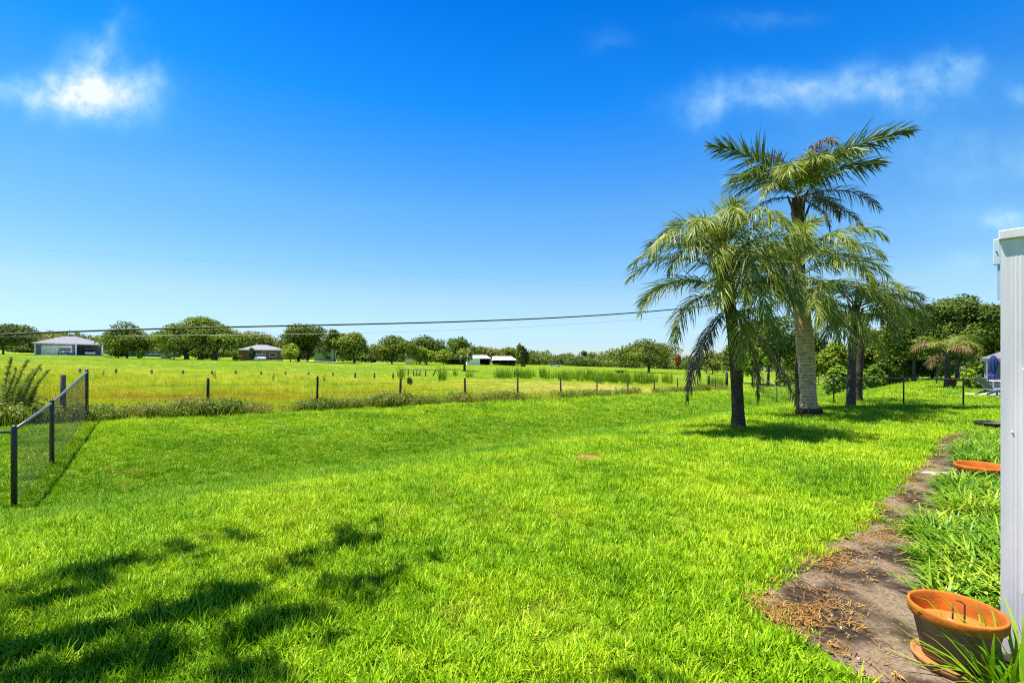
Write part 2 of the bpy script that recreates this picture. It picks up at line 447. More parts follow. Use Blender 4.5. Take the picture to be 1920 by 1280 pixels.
# soil strip
def soil_strip():
    st = .055
    t = np.arange(1.5, 18, st); n = np.arange(-1.3, 2.2, st)
    T2, N2 = np.meshgrid(t, n, indexing='ij'); X = UT[0] * T2 + UN[0] * N2; Y = UT[1] * T2 + UN[1] * N2
    w = np.array([[mnoise.noise((x * 2.2, y * 2.2, 1)) * .10 + mnoise.noise((x * 7, y * 7, 5)) * .05 for x, y in zip(xr, yr)] for xr, yr in zip(X, Y)])
    deep = point_in(X + .16, Y) & point_in(X - .16, Y) & point_in(X, Y + .16) & point_in(X, Y - .16)
    Z = gz(X, Y) + .005 + np.where(deep, np.clip(w + .08, 0, 1) * .12, 0)
    inside = point_in(X + w * .8, Y - w * .8)
    I = np.arange(X.size).reshape(X.shape)
    keep = inside[:-1, :-1] & inside[1:, :-1] & inside[1:, 1:] & inside[:-1, 1:]
    Fq = np.stack([I[:-1, :-1], I[1:, :-1], I[1:, 1:], I[:-1, 1:]], -1)[keep]
    V = np.stack([X, Y, Z], -1).reshape(-1, 3)
    used, inv = np.unique(Fq.ravel(), return_inverse=True)
    m = bpy.data.materials.new('soil'); m.use_nodes = True; nt = m.node_tree; p = nt.nodes['Principled BSDF']; p.inputs['Roughness'].default_value = .95; p.inputs['Specular IOR Level'].default_value = .1
    geo = nt.nodes.new('ShaderNodeNewGeometry')
    c = mixc(nt, noise_mask(nt, geo, 2.0, .42, .62), (.032, .022, .014), (.19, .14, .09))
    c = mixc(nt, mul(nt, noise_mask(nt, geo, 45, .45, .7, 2), .6), c, (.03, .022, .018))
    c = mixc(nt, mul(nt, noise_mask(nt, geo, 26, .6, .66, 7), .5), c, (.26, .19, .12))
    nt.links.new(c, p.inputs['Base Color'])
    bz = nt.nodes.new('ShaderNodeTexNoise'); bz.inputs['Scale'].default_value = 60; bz.inputs['Detail'].default_value = 5; nt.links.new(geo.outputs['Position'], bz.inputs['Vector'])
    bp = nt.nodes.new('ShaderNodeBump'); bp.inputs['Strength'].default_value = .8; bp.inputs['Distance'].default_value = .02; nt.links.new(bz.outputs[0], bp.inputs['Height']); nt.links.new(bp.outputs[0], p.inputs['Normal'])
    return tag(link('soil_path', np_mesh('soil_path', V[used], inv.reshape(-1, 4), smooth=True), m), kind='structure')
soil_strip()

# ------------------------------------------------------------------ lawn
def wedge(n, y0, y1, half=1.22, pad=2.5):
    Y = np.sqrt(rng.uniform(y0 ** 2, y1 ** 2, n)); X = rng.uniform(-1, 1, n) * (half * Y + pad)
    return X, Y
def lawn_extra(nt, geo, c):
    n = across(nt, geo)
    ditch_dark = mul(nt, band(nt, n, 7.0, 8.4, 11.0, 16.0), .50)  # darker green painted across the ditch so the dip stands out
    c = mixc(nt, ditch_dark, c, (.10, .25, .002))
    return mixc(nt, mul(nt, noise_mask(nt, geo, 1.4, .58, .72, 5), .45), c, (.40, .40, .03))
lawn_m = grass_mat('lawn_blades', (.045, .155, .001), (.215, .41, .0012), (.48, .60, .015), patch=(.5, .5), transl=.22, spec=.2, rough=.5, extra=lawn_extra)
lawn_src = [np_mesh('lawn_tuft', *blades(26, .085, .072, .0085, .55, 2, .5)) for _ in range(6)]
lawn_src += [np_mesh('lawn_tuft', *blades(16, .075, .12, .0095, .45, 3, .45)) for _ in range(2)]
LX, LY, LS, LI = [], [], [], []
for (y0, y1, dens, sc) in ((1.2, 4.5, 330, .9), (4.5, 8, 250, .95), (8, 13, 170, 1.05), (13, 22, 95, 1.25), (22, 40, 28, 1.8), (40, 70, 5, 3.0)):
    area = (y1 ** 2 - y0 ** 2) * 1.22 + 5 * (y1 - y0)
    X, Y = wedge(int(area * dens), y0, y1)
    n = UN[0] * X + UN[1] * Y
    ok = (n < 17.25 + .25 * np.sin(X * 1.7) + .15 * np.sin(X * 4.1)) & (n > -60)
    dd = np.hypot(X - 1.45, Y - 8.85)
    ok &= ~(dd < .28 + .05 * np.sin(9 * np.arctan2(Y - 8.85, X - 1.45)))
    j1, j2 = rng.normal(0, .045, (2, len(X)))
    ok &= ~point_in(X + .07 * np.sin(7 * X + 5 * Y) + j1, Y + .07 * np.sin(6 * X - 8 * Y) + j2)
    ok &= ~((np.abs(X - 25.5) < 1.9) & (np.abs(Y - 23.9) < 1.35))
    X, Y = X[ok], Y[ok]
    LX.append(X); LY.append(Y); LS.append(np.full(len(X), sc)); 
    LI.append(np.where(rng.uniform(0, 1, len(X)) < .80, rng.integers(0, 6, len(X)), rng.integers(6, 8, len(X))))
LX = np.concatenate(LX); LY = np.concatenate(LY); LS = np.concatenate(LS); LI = np.concatenate(LI)
print('lawn tufts', len(LX))
pat = np.array([mnoise.noise((x * 1.1, y * 1.1, 3)) + .6 * mnoise.noise((x * 3.1, y * 3.1, 8)) for x, y in zip(LX, LY)])
sc_ = LS * rng.uniform(.75, 1.2, len(LX)) * (1 + .25 * pat)
hz = np.minimum(1.0, 1.3 / LS ** .5)
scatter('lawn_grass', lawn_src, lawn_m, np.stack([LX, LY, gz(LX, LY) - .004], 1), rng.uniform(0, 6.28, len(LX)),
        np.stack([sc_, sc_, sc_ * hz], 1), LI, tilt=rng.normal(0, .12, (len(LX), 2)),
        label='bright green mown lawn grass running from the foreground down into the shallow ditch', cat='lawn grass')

# ------------------------------------------------------------------ pasture
def past_extra(nt, geo, c):
    n = across(nt, geo)
    sp = nt.nodes.new('ShaderNodeSeparateXYZ'); nt.links.new(geo.outputs['Position'], sp.inputs[0])
    red = mul(nt, band(nt, n, 20.5, 23, 25, 30), noise_mask(nt, geo, .30, .42, .58, 2))
    leftw = nt.nodes.new('ShaderNodeMapRange'); leftw.inputs[1].default_value = -2; leftw.inputs[2].default_value = -14; nt.links.new(sp.outputs[0], leftw.inputs[0])
    red = mul(nt, mul(nt, red, leftw.outputs[0]), .6)
    c = mixc(nt, red, c, (.38, .14, .008))
    far = mul(nt, band(nt, sp.outputs[1], 40, 52, 900, 901), .8)
    c = mixc(nt, far, c, (.16, .28, .004))
    pale = mul(nt, band(nt, sp.outputs[1], 27, 33, 42, 50), noise_mask(nt, geo, .16, .40, .54, 31))
    rightw = nt.nodes.new('ShaderNodeMapRange'); rightw.inputs[1].default_value = -6; rightw.inputs[2].default_value = 4; nt.links.new(sp.outputs[0], rightw.inputs[0])
    c = mixc(nt, mul(nt, mul(nt, pale, rightw.outputs[0]), .8), c, (.62, .50, .14))
    return mixc(nt, mul(nt, noise_mask(nt, geo, .12, .56, .66, 17), .5), c, (.36, .30, .02))
past_m = grass_mat('pasture_blades', (.085, .165, .0015), (.27, .355, .002), (.50, .46, .02), patch=(.3, .55), transl=.42, extra=past_extra, spec=.2)
def seeded(n, h):
    V, Fq, v = blades(n, .22, h, .009, .28, 3, .35)
    return V, Fq, v
past_src = [np_mesh('pasture_tuft', *blades(44, .28, .26, .011, .40, 2, .5)) for _ in range(5)]
past_src += [np_mesh('pasture_tuft', *merge([blades(34, .28, .24, .011, .45, 2, .5), seeded(12, .48)])) for _ in range(3)]
PX, PY, PS, PI_ = [], [], [], []
for (y0, y1, dens, sc) in ((9, 24, 14, .8), (24, 45, 6.5, 1.05), (45, 80, 2.2, 1.6), (80, 150, .55, 2.6), (150, 262, .12, 4.5)):
    area = (y1 ** 2 - y0 ** 2) * 1.22 + 5 * (y1 - y0)
    X, Y = wedge(int(area * dens), y0, y1)
    n = UN[0] * X + UN[1] * Y; t = UT[0] * X + UT[1] * Y
    ok = (n > 17.5) & (Y < np.where(X < -32, 96 + (X + 70) * .35, 262)) & ~((X > 21) & (Y > 44) & (Y < 95) & (n > 17.8) & (n < 60) & (Y > 52 + .0 * X) & (X > 25 + (Y - 50) * .3))
    X, Y = X[ok], Y[ok]
    PX.append(X); PY.append(Y); PS.append(np.full(len(X), sc)); PI_.append(np.where(rng.uniform(0, 1, len(X)) < .55, rng.integers(0, 5, len(X)), rng.integers(5, 8, len(X))))
PX = np.concatenate(PX); PY = np.concatenate(PY); PS = np.concatenate(PS); PI_ = np.concatenate(PI_)
print('pasture tufts', len(PX))
pp = np.array([mnoise.noise((x * .35, y * .35, 3)) for x, y in zip(PX, PY)])
ps = PS * rng.uniform(.6, 1.4, len(PX)) * (1 + .35 * pp)
scatter('pasture_grass', past_src, past_m, np.stack([PX, PY, gz(PX, PY) - .01], 1), rng.uniform(0, 6.28, len(PX)),
        np.stack([ps, ps, np.minimum(ps, 1.25) * rng.uniform(.8, 1.15, len(PX)) * np.interp(PY, [24, 34, 45, 70, 100], [1, .62, .42, .35, .25])], 1), PI_, tilt=rng.normal(0, .1, (len(PX), 2)),
        label='yellow green uncut pasture grass with rusty and straw patches beyond the wire fence', cat='pasture grass')

# weeds along the fence
weed_m = grass_mat('weed_leaves', (.05, .11, .005), (.17, .26, .010), (.26, .22, .045), patch=(.9, .6), transl=.35, rough=.6)
def weed(n, r_, h, size):
    cl = [(rng.uniform(-r_, r_), rng.uniform(-r_, r_), rng.uniform(.25, .8) * h, r_ * .5, r_ * .5, h * .35) for _ in range(6)]
    a = leaf_cloud(cl, n, size, rng, aspect=.4, inner=.2)
    b = blades(16, r_, h * 1.15, .008, .3, 3, .3)
    return merge([a, b])
weed_src = [np_mesh('weed_tuft', *weed(120, .24, .34, .055)) for _ in range(5)]
NW = 1150
t = rng.uniform(-7.5, 46, NW); t = np.where(rng.uniform(0, 1, NW) < .5, rng.uniform(-7.5, 14, NW), t)
n = 17.75 + rng.normal(0, .27, NW)
nzv = np.array([mnoise.noise((a * .45, 2, 0)) for a in t]); keep = (nzv > -.28) | (rng.uniform(0, 1, NW) < .3)
keep &= t < 44
t, n, nzv = t[keep], n[keep], nzv[keep]
# thicker growth behind the chain link fence
t2 = rng.uniform(-9, -.9, 420); n2 = 17.9 + np.abs(rng.normal(0, .8, 420)); t = np.concatenate([t, t2]); n = np.concatenate([n, n2]); nzv = np.concatenate([nzv, np.full(420, .55)])
WX = UT[0] * t + UN[0] * n; WY = UT[1] * t + UN[1] * n
ws = rng.uniform(.5, 1.6, len(t)) * (1 + .7 * nzv)
scatter('fence_weeds', weed_src, weed_m, np.stack([WX, WY, gz(WX, WY) - .02], 1), rng.uniform(0, 6.28, len(t)), np.stack([ws, ws, ws], 1), rng.integers(0, 5, len(t)),
        label='dark brownish green weeds crowding the foot of the wooden post fence', cat='weeds')

# tall reed clumps in the pasture
reed_m = grass_mat('reed_blades', (.07, .16, .004), (.17, .31, .006), (.36, .42, .015), patch=(.5, .35), transl=.35)
reed_src = [np_mesh('reed_tuft', *blades(46, .36, 1.2, .045, .12, 3, .18)) for _ in range(4)]
rx, ry = [], []
for (px, w, Y, cnt) in ((938, 14, 54, 7), (951, 8, 56, 5), (975, 14, 58, 14), (990, 10, 57, 8), (1022, 22, 58, 12), (1050, 14, 57, 8), (1080, 26, 55, 22), (1108, 10, 55, 8), (1130, 22, 53, 20), (1150, 12, 53, 10),
                        (1180, 22, 52, 16), (1203, 14, 52, 14), (1225, 9, 54, 7), (1254, 12, 53, 9), (1000, 40, 60, 5), (1110, 40, 56, 7), (855, 10, 54, 3), (885, 8, 54, 3), (1336, 7, 50, 8), (1352, 8, 50, 6), (833, 6, 46, 2), (752, 3, 44, 4)):
    for _ in range(max(2, int(cnt * .7))):
        p = at(px + random.gauss(0, w * .45), Y + random.gauss(0, 1.6)); rx.append(p[0]); ry.append(p[1])
rx = np.array(rx); ry = np.array(ry); rs = rng.uniform(.65, 1.15, len(rx))
scatter('reed_clumps', reed_src, reed_m, np.stack([rx, ry, gz(rx, ry)], 1), rng.uniform(0, 6.28, len(rx)), np.stack([rs, rs, rs], 1), rng.integers(0, 4, len(rx)),
        label='tall dark green reeds standing in clumps across the middle of the pasture', cat='reeds')

# border grass bed along the house
lir_m = grass_mat('border_leaves', (.03, .105, .001), (.125, .275, .002), (.40, .45, .03), patch=(1.5, .35), transl=.2, rough=.5, spec=.3)
lir_src = [np_mesh('border_tuft', *blades(46, .12, .335, .026, .55, 6, 1.05, spread=1.0)) for _ in range(5)]
NB = 980
t = rng.uniform(4.55, 15.6, NB); n = rng.uniform(-1.0, .53, NB) + .07 * np.sin(t * 2.1)
keep = ~((t > 9.3) & (t < 10.5) & (n > -.4) & (n < .66))
bx, by = UT[0] * t + UN[0] * n, UT[1] * t + UN[1] * n
PC = (2.64, 2.79)
keep &= np.hypot(bx - PC[0], by - PC[1]) > .46
keep &= ~((t > 3) & (t < 5.5) & (n > .4))
bx, by = bx[keep], by[keep]
bs = rng.uniform(.75, 1.2, len(bx))
scatter('border_grass', lir_src, lir_m, np.stack([bx, by, gz(bx, by) + .01], 1), rng.uniform(0, 6.28, len(bx)), np.stack([bs, bs, bs], 1), rng.integers(0, 5, len(bx)),
        label='dense bed of arching strap leaved border grass between bare soil and white post', cat='border grass')
gp = np_mesh('leaf_clump', *merge([blades(125, .15, .50, .023, .6, 6, .66, spread=1.0), blades(30, .13, .38, .019, .8, 6, .5)]))
cp = (2.68, 2.45)
lir_b = grass_mat('plant_leaves', (.08, .20, .002), (.19, .36, .004), (.44, .48, .03), patch=(1.5, .3), transl=.4, rough=.5, spec=.3)
cpo = link('strap_leaf_plant', gp, lir_b); cpo.location = (*cp, G(*cp) + .01)
tag(cpo, 'green strap leaved plant spilling over the near terracotta pot in the corner', 'plant')

# straw and pebbles on the soil
straw_m = grass_mat('straw', (.10, .045, .010), (.26, .125, .022), (.46, .31, .09), patch=(3, .3), transl=.1, rough=.8)
def flat_bits(n):
    a = rng.uniform(0, 2 * PI, n); L = rng.uniform(.03, .09, n); c = rng.normal(0, .05, (n, 2)); e = rng.normal(.15, .25, n)
    d = np.stack([np.cos(a) * np.cos(e), np.sin(a) * np.cos(e), np.sin(e)], 1); s = np.stack([-np.sin(a), np.cos(a), np.zeros(n)], 1) * .0028
    P = np.concatenate([c, np.full((n, 1), .006)], 1); q = P + d * L[:, None] / 2 + np.array([0, 0, .004]); E = P + d * L[:, None] + s * rng.normal(0, 4, (n, 1))
    V = np.stack([P - s, P + s, q + s, q - s, E + s * .4, E - s * .4], 1).reshape(-1, 3)
    Fq = (np.arange(n)[:, None, None] * 6 + np.array([[0, 1, 2, 3], [3, 2, 4, 5]])[None]).reshape(-1, 4)
    return V, Fq, np.repeat(rng.uniform(0, 1, n), 6)
straw_src = [np_mesh('straw_tuft', *flat_bits(9)) for _ in range(4)]
NS = 2600
t = rng.uniform(2.2, 16.5, NS); n = 1.12 - np.abs(rng.normal(0, .26, NS))
ex, ey = UT[0] * t + UN[0] * n, UT[1] * t + UN[1] * n
k = rng.integers(1, 14, 900); lam = rng.uniform(0, 1, 900)
sx_ = _sx[k] * lam + _sx[k + 1] * (1 - lam) + np.abs(rng.normal(0, .16, 900)); sy_ = _sy[k] * lam + _sy[k + 1] * (1 - lam) + rng.normal(0, .1, 900)
ex = np.concatenate([ex, sx_]); ey = np.concatenate([ey, sy_])
nm = np.array([mnoise.noise((x * 1.6, y * 1.6, 4)) for x, y in zip(ex, ey)])
ok = point_in(ex, ey) & ((nm > .21) | (rng.uniform(0, 1, len(ex)) < .2)); ex, ey = ex[ok], ey[ok]
ss = rng.uniform(.4, 1.0, len(ex))
for _ in range(3):
    V, Fq, v = leaf_cloud([(0, 0, .006, .05, .05, .004)], 4, .04, rng, aspect=.5, up=3, inner=.2); straw_src.append(np_mesh('litter_bit', V, Fq, v))
pick = np.where(rng.uniform(0, 1, len(ex)) < .62, rng.integers(0, 4, len(ex)), rng.integers(4, 7, len(ex)))
scatter('dead_straw', straw_src, straw_m, np.stack([ex, ey, gz(ex, ey) + .022], 1), rng.uniform(0, 6.28, len(ex)), np.stack([ss, ss, ss], 1), pick,
        label='orange brown dead grass clippings and leaf litter littering the bare soil strip', cat='dead grass')

def lump(q):
    V, Fq, v = leaf_cloud([(0, 0, q * .4, q, q, q * .6)], 14, q * 1.1, rng, aspect=.8, inner=.9); return V, Fq, v
peb_m = grass_mat('pebble_chips', (.10, .075, .05), (.24, .19, .14), (.50, .46, .39), patch=(3, .3), transl=0, rough=.9)
peb_src = [np_mesh('chip', *lump(.009 + .004 * i)) for i in range(3)]
t = rng.uniform(2.2, 16, 420); n = rng.uniform(.55, 1.6, 420); ex, ey = UT[0] * t + UN[0] * n, UT[1] * t + UN[1] * n
ok = point_in(ex, ey); ex, ey = ex[ok], ey[ok]; q = rng.uniform(.35, 1.1, len(ex))
scatter('soil_chips', peb_src, peb_m, np.stack([ex, ey, gz(ex, ey) + .014], 1), rng.uniform(0, 6.28, len(ex)), np.stack([q, q, q], 1), rng.integers(0, 3, len(ex)),
        label='small pale stone chips scattered over the bare soil strip', cat='stone chips')

# ================================================================== PALMS
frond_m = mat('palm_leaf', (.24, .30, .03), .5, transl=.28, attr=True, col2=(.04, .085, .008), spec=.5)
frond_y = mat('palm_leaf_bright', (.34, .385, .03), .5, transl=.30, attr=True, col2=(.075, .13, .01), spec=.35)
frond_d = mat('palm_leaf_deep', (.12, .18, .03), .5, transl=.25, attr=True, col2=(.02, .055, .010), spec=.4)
frond_g = mat('palm_leaf_withered', (.20, .16, .10), .7, transl=.15, attr=True, col2=(.07, .06, .045), spec=.2)
frond_b = mat('palm_leaf_dead', (.36, .25, .10), .8, transl=.15, attr=True, col2=(.12, .085, .035), spec=.2)

def frond_arrays(r, az, el, L, droop, lf=.74, n=96, w=.0245, plum=.45, hang=.7, bare=.14, power=1.3, sway=0.0):
    M = 26; s = np.linspace(0, 1, M + 1)
    ang = R(el) - droop * s ** power
    h = np.concatenate([[0], np.cumsum(np.cos((ang[1:] + ang[:-1]) / 2) * L / M)]); z = np.concatenate([[0], np.cumsum(np.sin((ang[1:] + ang[:-1]) / 2) * L / M)])
    azs = R(az) + sway * s ** 2
    dirh = np.stack([np.cos(azs), np.sin(azs), np.zeros_like(azs)], 1)
    Pc = dirh * h[:, None]; Pc[:, 2] = z
    Tn = dirh * np.cos(ang)[:, None]; Tn[:, 2] = np.sin(ang)
    Sd = np.stack([-np.sin(azs), np.cos(azs), np.zeros_like(azs)], 1); Nm = np.cross(Tn, Sd)
    m = 2 * n
    si = np.clip(np.repeat(np.linspace(bare, 1, n), 2) + r.normal(0, .006, m), 0, 1); sg = np.tile([1.0, -1.0], n)
    fi = si * M; i0 = np.minimum(fi.astype(int), M - 1); fr = (fi - i0)[:, None]
    itp = lambda A: A[i0] * (1 - fr) + A[i0 + 1] * fr
    P, T, S, Nn = itp(Pc), nrm(itp(Tn)), nrm(itp(Sd)), nrm(itp(Nm))
    al = R(68) - R(42) * si ** 1.2 + r.normal(0, .10, m); ph = r.normal(.15, plum, m)
    d = T * np.cos(al)[:, None] + (S * (sg * np.cos(ph))[:, None] + Nn * np.sin(ph)[:, None]) * np.sin(al)[:, None]
    q = (si - bare) / (1 - bare)
    ln = lf * (np.sin(PI * (.16 + .76 * q)) ** .7) * r.uniform(.62, 1.15, m) * np.where(r.uniform(0, 1, m) < .07, .35, 1)
    wd = nrm(T - d * np.sum(T * d, 1)[:, None] + r.normal(0, .3, (m, 3)))
    rows = []; segs = 4; X = P.copy()
    for j, wf in enumerate((.55, 1.0, .9, .6, .06)):
        ww = (w * wf * .5) * np.ones((m, 1))
        rows += [X - wd * ww, X + wd * ww]
        g = np.array([0, 0, -1.0]) * (hang * (j + .4) / segs)
        d2 = nrm(d + g * r.uniform(.6, 1.4, (m, 1)))
        X = X + d2 * (ln / segs)[:, None]
    V = np.stack(rows, 1); k = 10
    qd = np.array([[2 * j, 2 * j + 1, 2 * j + 3, 2 * j + 2] for j in range(segs)])
    Fq = (np.arange(m)[:, None, None] * k + qd[None]).reshape(-1, 4)
    var = np.repeat(np.clip(r.uniform(.1, .9, m), 0, 1), k)
    # stalk, four sided
    rad = np.linspace(.034, .006, M + 1)[:, None]
    ring = np.stack([Pc + Sd * rad, Pc + Nm * rad * .7, Pc - Sd * rad, Pc - Nm * rad * .7], 1).reshape(-1, 3)
    rf = []
    for i in range(M):
        for c in range(4): rf.append((i * 4 + c, i * 4 + (c + 1) % 4, i * 4 + 4 + (c + 1) % 4, i * 4 + 4 + c))
    return merge([(V.reshape(-1, 3), Fq, var), (ring, np.array(rf), np.full(len(ring), .95))])

def trunk_mat(name, c1, c2, ring=26.0, ringf=.5):
    m = mat(name, c1, .85, col2=c2, scale=5, bump=.9, bscale=16, spec=.15, stretch=(1, 1, 2.2))
    nt = m.node_tree; N = nt.nodes; L = nt.links; p = N['Principled BSDF']
    tc = N.new('ShaderNodeTexCoord'); wv = N.new('ShaderNodeTexWave'); wv.bands_direction = 'Z'; wv.inputs['Scale'].default_value = ring / 10; wv.inputs['Distortion'].default_value = 1.6; wv.inputs['Detail'].default_value = 3; wv.inputs['Detail Scale'].default_value = 1.6
    L.new(tc.outputs['Object'], wv.inputs['Vector'])
    src = p.inputs['Base Color'].links[0].from_socket
    r_ = N.new('ShaderNodeMapRange'); r_.inputs[1].default_value = .0; r_.inputs[2].default_value = .3; r_.inputs[3].default_value = ringf; r_.inputs[4].default_value = 0; L.new(wv.outputs['Fac'], r_.inputs[0])
    L.new(mixc(nt, r_.outputs[0], src, tuple(c * .35 for c in c2)), p.inputs['Base Color'])
    return m
bark_pale = trunk_mat('palm_bark_pale', (.60, .43, .27), (.31, .21, .12), 30, .42)
bark_grey = trunk_mat('palm_bark_grey', (.13, .09, .055), (.045, .032, .02), 36, .6)
bark_blue = trunk_mat('palm_bark_slate', (.14, .115, .085), (.055, .046, .036), 40, .5)
root_m = mat('palm_roots', (.13, .08, .045), .95, col2=(.03, .018, .01), scale=14, bump=1.0, bscale=25, stretch=(1, 1, 5))
sheath_m = mat('leaf_base', (.17, .13, .075), .8, col2=(.05, .04, .025), scale=9, stretch=(1, 1, .2))

def palm(name, label, X, Y, top, prof, bark, fronds, seed, group='palms on the lawn', spear=True, roots=None, boots=0):
    """prof: (fraction of height, radius); top: crown point in the world; fronds: az, el, L, droop, kind, drop below crown"""
    r = np.random.default_rng(seed)
    gr = G(X, Y); root = empty(name, (X, Y, gr), 0, label, 'palm tree', group)
    H = top[2] - gr; dx, dy = top[0] - X, top[1] - Y
    pts, rad = [], []
    M = 44
    for i in range(M + 1):
        f = i / M; b = f ** 1.6
        pts.append((dx * b, dy * b, H * f - .05)); rad.append(float(np.interp(f, [p[0] for p in prof], [p[1] for p in prof])) * (1 + .02 * math.sin(i * 2.4)))
    mb = MB(); mb.tube(pts, rad, 18); mb.build('trunk', bark, root, smooth=True)
    if roots:
        rr, rh = roots; mb = MB()
        prof2 = [(rr * .98, -.05), (rr * 1.06, rh * .15), (rr * 1.1, rh * .4), (rr * 1.03, rh * .7), (rr * .9, rh * .88), (rr * .74, rh)]
        mb.lathe(prof2, seg=40, cap1=True)
        mb.v = [(x * (1 + .08 * mnoise.noise((x * 9, y * 9, z * 3))), y * (1 + .08 * mnoise.noise((x * 9, y * 9, z * 3 + 4))), z + .02 * mnoise.noise((x * 14, y * 14, z * 9))) for x, y, z in mb.v]
        mb.build('root_mass', root_m, root, smooth=True)
        rb = MB()
        for i in range(70):
            a = r.uniform(0, 2 * PI); z0 = rh * r.uniform(.6, 1.0); z1 = r.uniform(-.03, rh * .4); q = r.uniform(-.35, .35)
            rb.tube([(rr * 1.0 * math.cos(a), rr * 1.0 * math.sin(a), z0), (rr * 1.14 * math.cos(a + q * .5), rr * 1.14 * math.sin(a + q * .5), (z0 + z1) / 2), (rr * 1.12 * math.cos(a + q), rr * 1.12 * math.sin(a + q), z1)], .014, 5)
        o = rb.build('root_fibre', root_m, root, smooth=True)
        tag(o, kind='stuff')
    if boots:
        mb = MB()
        for i in range(boots):
            a = i * 2.4; f = 1 - .22 * (i / boots); b = f ** 1.6; z = H * f - .25; rr = float(np.interp(f, [p[0] for p in prof], [p[1] for p in prof]))
            c = Vector((dx * b, dy * b, z)); u = Vector((math.cos(a), math.sin(a), 0))
            mb.tube([c + u * rr * .8, c + u * (rr + .06) + Vector((0, 0, .2)), c + u * (rr + .15) + Vector((0, 0, .5))], [.07, .05, .03], 6)
        mb.build('leaf_bases', sheath_m, root, smooth=True)
    if spear:
        mb = MB(); mb.tube([(dx, dy, H - .3), (dx + .02, dy, H + .25), (dx + .06, dy + .02, H + .6)], [.07, .04, .006], 8); mb.build('spear_leaf', frond_y, root, smooth=True)
    K = {'n': frond_m, 'y': frond_y, 'd': frond_d, 'g': frond_g, 'b': frond_b}
    for (az, el, L, droop, kind, drop, kw) in fronds:
        az += r.normal(0, 4); el += r.normal(0, 5); L *= r.uniform(.88, 1.08); droop *= r.uniform(.85, 1.12)
        args = dict(lf=.74); args.update(kw)
        V, Fq, v = frond_arrays(r, az, el, L, droop, **args)
        f = 1 - drop / H; b = max(f, 0) ** 1.6
        a = R(az); rr = .08
        V = V + np.array([dx * b + rr * math.cos(a), dy * b + rr * math.sin(a), H - drop])
        o = link('frond', np_mesh('frond', V, Fq, v), K[kind], root)
        if kind in 'gb': o['label'] = 'withered brown frond hanging down'
    return root
N_ = {}
HANG = dict(hang=1.75, plum=.6)
P1top = at(1358, 12.2, 478)
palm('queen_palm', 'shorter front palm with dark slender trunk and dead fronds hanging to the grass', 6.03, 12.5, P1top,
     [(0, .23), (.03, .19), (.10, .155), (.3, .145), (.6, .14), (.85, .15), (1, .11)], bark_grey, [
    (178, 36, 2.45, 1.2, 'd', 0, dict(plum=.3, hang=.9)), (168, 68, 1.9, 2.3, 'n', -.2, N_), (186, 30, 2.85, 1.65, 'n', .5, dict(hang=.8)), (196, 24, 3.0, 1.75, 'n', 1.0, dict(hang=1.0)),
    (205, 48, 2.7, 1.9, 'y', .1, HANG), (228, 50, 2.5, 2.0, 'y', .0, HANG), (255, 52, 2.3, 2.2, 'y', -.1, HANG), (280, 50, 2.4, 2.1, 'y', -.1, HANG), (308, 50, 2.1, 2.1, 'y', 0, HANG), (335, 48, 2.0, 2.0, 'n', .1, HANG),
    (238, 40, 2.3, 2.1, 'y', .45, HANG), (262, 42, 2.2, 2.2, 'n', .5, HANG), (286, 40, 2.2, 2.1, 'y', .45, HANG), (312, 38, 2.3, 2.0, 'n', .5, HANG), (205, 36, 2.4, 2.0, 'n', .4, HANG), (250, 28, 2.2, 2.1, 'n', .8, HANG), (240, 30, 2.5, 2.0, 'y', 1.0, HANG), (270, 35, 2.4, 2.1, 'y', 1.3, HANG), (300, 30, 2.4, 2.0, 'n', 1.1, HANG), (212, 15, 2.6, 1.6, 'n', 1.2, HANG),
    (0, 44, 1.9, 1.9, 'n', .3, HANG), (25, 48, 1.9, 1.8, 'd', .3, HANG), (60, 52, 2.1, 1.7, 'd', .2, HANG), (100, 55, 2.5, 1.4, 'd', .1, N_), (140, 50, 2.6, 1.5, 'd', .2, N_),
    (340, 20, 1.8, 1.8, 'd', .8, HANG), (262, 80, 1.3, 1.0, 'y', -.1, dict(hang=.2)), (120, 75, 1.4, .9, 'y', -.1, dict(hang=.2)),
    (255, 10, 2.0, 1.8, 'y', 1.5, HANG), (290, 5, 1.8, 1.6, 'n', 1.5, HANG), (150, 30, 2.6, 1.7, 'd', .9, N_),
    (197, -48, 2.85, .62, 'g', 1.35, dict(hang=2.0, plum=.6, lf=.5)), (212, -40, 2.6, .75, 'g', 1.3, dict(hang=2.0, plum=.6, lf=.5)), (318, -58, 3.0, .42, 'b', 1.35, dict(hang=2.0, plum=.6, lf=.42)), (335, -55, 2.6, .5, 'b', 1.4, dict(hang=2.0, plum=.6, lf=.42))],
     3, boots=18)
P2top = at(1492, 15.6, 492)
